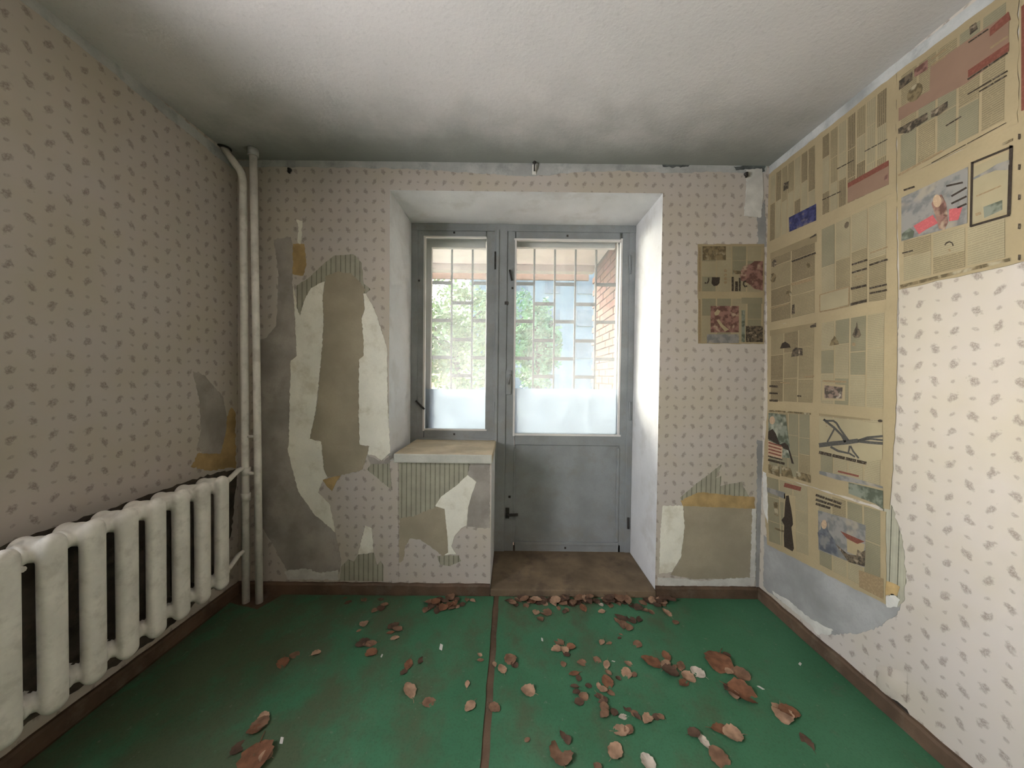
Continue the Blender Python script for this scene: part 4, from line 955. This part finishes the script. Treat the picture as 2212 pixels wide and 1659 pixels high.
clusters = [
 ('heaped along the threshold step', S6([(410,225,45,'m'),(470,220,70,'m'),(585,235,78,'p'),(600,180,55,'m'),(625,325,62,'p'),(660,380,60,'m'),(710,330,85,'m'),(700,255,50,'p'),(560,175,60,'d'),(520,160,60,'d'),(490,130,55,'d'),(750,225,70,'d'),(800,235,60,'m'),(850,250,80,'m'),(890,305,55,'m'),(930,260,70,'d'),(990,220,80,'r'),(1030,290,85,'r'),(1000,155,70,'d'),(960,195,70,'d'),(1060,185,60,'m'),(1110,175,55,'m'),(1180,260,42,'w'),(1185,320,55,'p'),(1230,212,60,'m'),(1300,212,60,'m'),(1260,265,60,'m'),(1140,235,60,'d'),(1350,205,60,'d'),(1400,235,70,'d'),(1450,270,70,'d'),(1500,290,70,'d'),(1540,245,60,'m'),(1580,205,60,'d'),(850,185,60,'m'),(900,185,60,'d'),(1030,215,60,'d'),(870,320,50,'d'),(820,290,50,'m'),(640,250,60,'d'),(680,200,60,'d'),(450,260,50,'d'),(540,270,50,'m'),(1330,250,50,'m'),(1200,200,55,'d')])),
 ('at the foot of the right reveal', S6([(1620,230,70,'p'),(1640,155,75,'p'),(1600,120,60,'d'),(1690,190,70,'d'),(1740,230,80,'d'),(1790,250,70,'d'),(1610,325,55,'m'),(1745,330,85,'p'),(1820,410,50,'m'),(1560,310,50,'m'),(1660,270,60,'d')])),
 ('in the crumpled pile before the threshold', S6([(1350,370,95,'d'),(1370,430,95,'m'),(1440,390,85,'d'),(1510,385,75,'d'),(1420,460,65,'m'),(1340,545,35,'d'),(1350,515,28,'m'),(1320,400,60,'m')])),
 ('lying across the brown floor seam', S6([(270,770,52,'p'),(335,810,78,'p'),(270,1140,85,'m')])),
 ('just right of the brown floor seam', S6([(405,725,95,'m'),(440,775,55,'d'),(555,1000,95,'p'),(550,1415,38,'m')])),
 ('just left of the brown floor seam', S6([(145,690,40,'p'),(150,735,50,'m'),(38,938,55,'p'),(60,1130,85,'p')])),
 ('in the overlapping mid-floor cluster', S6([(820,580,80,'m'),(800,640,80,'p'),(870,650,65,'p'),(925,625,65,'r'),(885,690,50,'d')])),
 ('of the pair below the crumpled pile', S6([(1188,582,65,'p'),(1250,590,50,'m')])),
 ('in the thin left litter trail', S6([(1018,760,68,'m'),(860,770,45,'m'),(950,850,75,'r'),(990,890,50,'d'),(955,960,60,'d'),(970,1010,60,'d'),(1030,1045,65,'m'),(995,1095,62,'d'),(1075,955,45,'d')])),
 ('in the long mid-floor litter line', S6([(1150,735,60,'m'),(1230,775,75,'p'),(1245,840,55,'m'),(1235,920,95,'r'),(1160,955,52,'p'),(1200,990,58,'p'),(1265,1015,55,'m'),(1180,1050,70,'m'),(1195,1100,58,'d'),(1210,1140,62,'m'),(1210,1205,82,'m'),(1150,1050,45,'d'),(1220,1075,45,'d')])),
 ('just right of the long litter line', S6([(1415,765,55,'p'),(1400,845,88,'p'),(1465,860,45,'m'),(1330,890,38,'d')])),
 ('alone left of the big reddish cluster', S6([(1495,600,65,'m')])),
 ('in the large right-hand cluster', S6([(1610,750,130,'r'),(1740,700,90,'r'),(1735,775,95,'p'),(1775,840,100,'d'),(1810,805,45,'m'),(1865,785,85,'m'),(1930,880,85,'p'),(1890,930,90,'r')])),
 ('scattered in the right foreground', S6([(1370,1220,62,'w'),(1295,1180,55,'d'),(1470,1190,50,'m'),(1490,1220,55,'d'),(1580,1235,100,'p'),(1650,1220,55,'d'),(1690,1220,45,'m'),(1405,1150,55,'d'),(1355,1340,100,'p'),(1420,1335,70,'m')])),
 ('at the bottom edge, centre foreground', S6([(835,1530,155,'m'),(860,1380,65,'d'),(895,1420,55,'d'),(1305,1510,110,'p'),(1580,1610,100,'w'),(1150,1640,50,'m')])),
 ('by the baseboard under the window', S5([(1105,130,58,'m'),(905,190,32,'m'),(930,225,45,'d')])),
 ('in the heap under the window sill', S5([(1550,285,58,'m'),(1590,260,66,'d'),(1640,290,66,'d'),(1655,245,66,'m'),(1700,220,66,'d'),(1730,260,58,'m'),(1770,240,66,'r'),(1800,260,36,'p'),(1680,270,60,'d'),(1620,240,60,'d'),(1750,200,55,'d'),(1880,185,58,'m'),(1920,210,52,'p')])),
 ('in the trail left of the window heap', S5([(1140,290,50,'m'),(1190,270,58,'d'),(1220,245,58,'m'),(1190,200,45,'d')])),
 ('in the loose left-hand group', S5([(1055,395,62,'p'),(1015,450,36,'m'),(1050,540,85,'d'),(1100,560,85,'m'),(1110,625,78,'r'),(1030,560,66,'d')])),
 ('in the tight knot left of mid-floor', S5([(1290,410,78,'d'),(1320,440,68,'m'),(1265,465,50,'r'),(1300,510,62,'p')])),
 ('far out on the dark left floor', S5([(500,645,56,'m'),(410,710,80,'r'),(675,630,52,'p')])),
 ('in the row left of the floor seam', S5([(1410,720,85,'r'),(1375,775,55,'d'),(1420,925,120,'p'),(1575,1020,80,'m'),(1510,685,65,'d')])),
 ('in the left foreground', S5([(255,1140,70,'p'),(230,1195,90,'m'),(180,1255,68,'r'),(60,1380,78,'d')])),
 ('at the bottom left floor edge', S5([(190,1480,190,'r'),(272,1452,66,'p')])),
 ('in the trail beside the large cluster', S7([(630,710,180,'r'),(725,795,62,'p'),(710,640,50,'d'),(830,815,110,'m'),(445,800,90,'w')])),
 ('in the curled clump toward the right wall', S7([(850,990,165,'r'),(770,1000,66,'p'),(725,950,66,'d')])),
 ('of the pair nearest the right wall', S7([(1210,1180,120,'p'),(1270,1160,110,'r')])),
 ('alone nearest the camera on the right', S7([(1425,1420,90,'d')])),
 ('in the lower right foreground', S7([(655,1310,120,'r'),(760,1360,110,'p'),(500,1415,92,'w'),(415,1350,76,'d'),(635,1560,120,'m')])),
]
hr = random.Random(5)
clusters[0][1].extend([(hr.uniform(1095, 1440), hr.uniform(1284, 1304), hr.uniform(15, 24), hr.choice('mdmdrp')) for _ in range(26)])
clusters[[c[0] for c in clusters].index('in the heap under the window sill')][1].extend([(hr.uniform(922, 1000), hr.uniform(1288, 1314), hr.uniform(13, 20), hr.choice('mddr')) for _ in range(9)])
lr = random.Random(99)
placed = []
for where, L in clusters:
    by = {}
    for it in sorted(L): by.setdefault(it[3], []).append(it)
    ORD = ['leftmost', 'second from left', 'third from left', 'fourth from left', 'fifth from left', 'sixth from left']
    for it in L:
        u, v, s, k = it; same = by[k]; n = len(same); q = same.index(it)
        if n == 1: pre = ''
        elif n > 7: pre = ('left-end ', 'mid-heap ', 'right-end ')[min(2, 3 * q // n)]
        elif q == n - 1: pre = 'rightmost ' if n > 2 else 'right-hand '
        else: pre = (ORD[q] if n > 2 else 'left-hand') + ' '
        step = where.startswith('heaped') and v < 1275
        p = onZ(u, v, .006)
        dist = (p - CAM).length; size = s * dist / F * 0.96
        if p.y > -0.045: p.y = -0.045 - lr.uniform(0, .03)
        o = bpy.data.objects.new('dry_leaf', lr.choice(LM[k])); C.objects.link(o)
        z = .0045
        for q, r0, zz in placed:
            if (q - p.xy).length < (r0 + size) * .36: z = max(z, zz + size * .06)
        z = min(z, .045)
        placed.append((p.xy.copy(), size, z))
        o.location = (p.x, p.y, z); o.scale = (size,) * 3
        o.rotation_euler = (lr.uniform(-.12, .12), lr.uniform(-.12, .12), lr.uniform(0, 6.28))
        lab = f"{pre}{tones[k][0]} dry leaf {where}"
        tag(o, lab, 'leaf', 'dry leaves on the floor')
# white flakes of fallen paint
fm = bmesh.new(); add_box(fm, (-.5, -.22, 0), (.5, .22, .12), .05)
for v in fm.verts: v.co.x += v.co.y * .6
fme = bpy.data.meshes.new('paint_flake'); fm.to_mesh(fme); fm.free(); fme.materials.append(MT['putty'])
flk = [(S7([(1012,937,30,'')]), 'white paint flake on the green floor near the right wall'), (S5([(1670,582,45,'')]), 'white paint flake on the floor left of the seam, mid-room'),
       (S5([(400,1325,34,'')]), 'white paint flake in the left foreground beside the curled leaves'), (S5([(1197,650,22,'')]), 'tiny white paint flake near the left leaf group'),
       (S6([(678,560,28,'')]), 'small white paint flake left of the overlapping leaf cluster'), (S6([(1287,745,20,'')]), 'tiny white paint flake above the long litter line'),
       (S6([(790,245,24,'')]), 'white paint flake at the threshold leaf heap'), (S7([(1365,723,26,'')]), 'pale paint flake close to the right baseboard')]
for (L, lab) in flk:
    u, v, s, _ = L[0]; p = onZ(u, v, .005); sz = s * (p - CAM).length / F
    o = bpy.data.objects.new('paint_flake', fme); C.objects.link(o); o.location = (p.x, p.y, .0042); o.scale = (sz, sz, sz * .5); o.rotation_euler = (0, 0, lr.uniform(0, 6.28))
    tag(o, lab, 'paint flake', 'paint flakes on the floor')
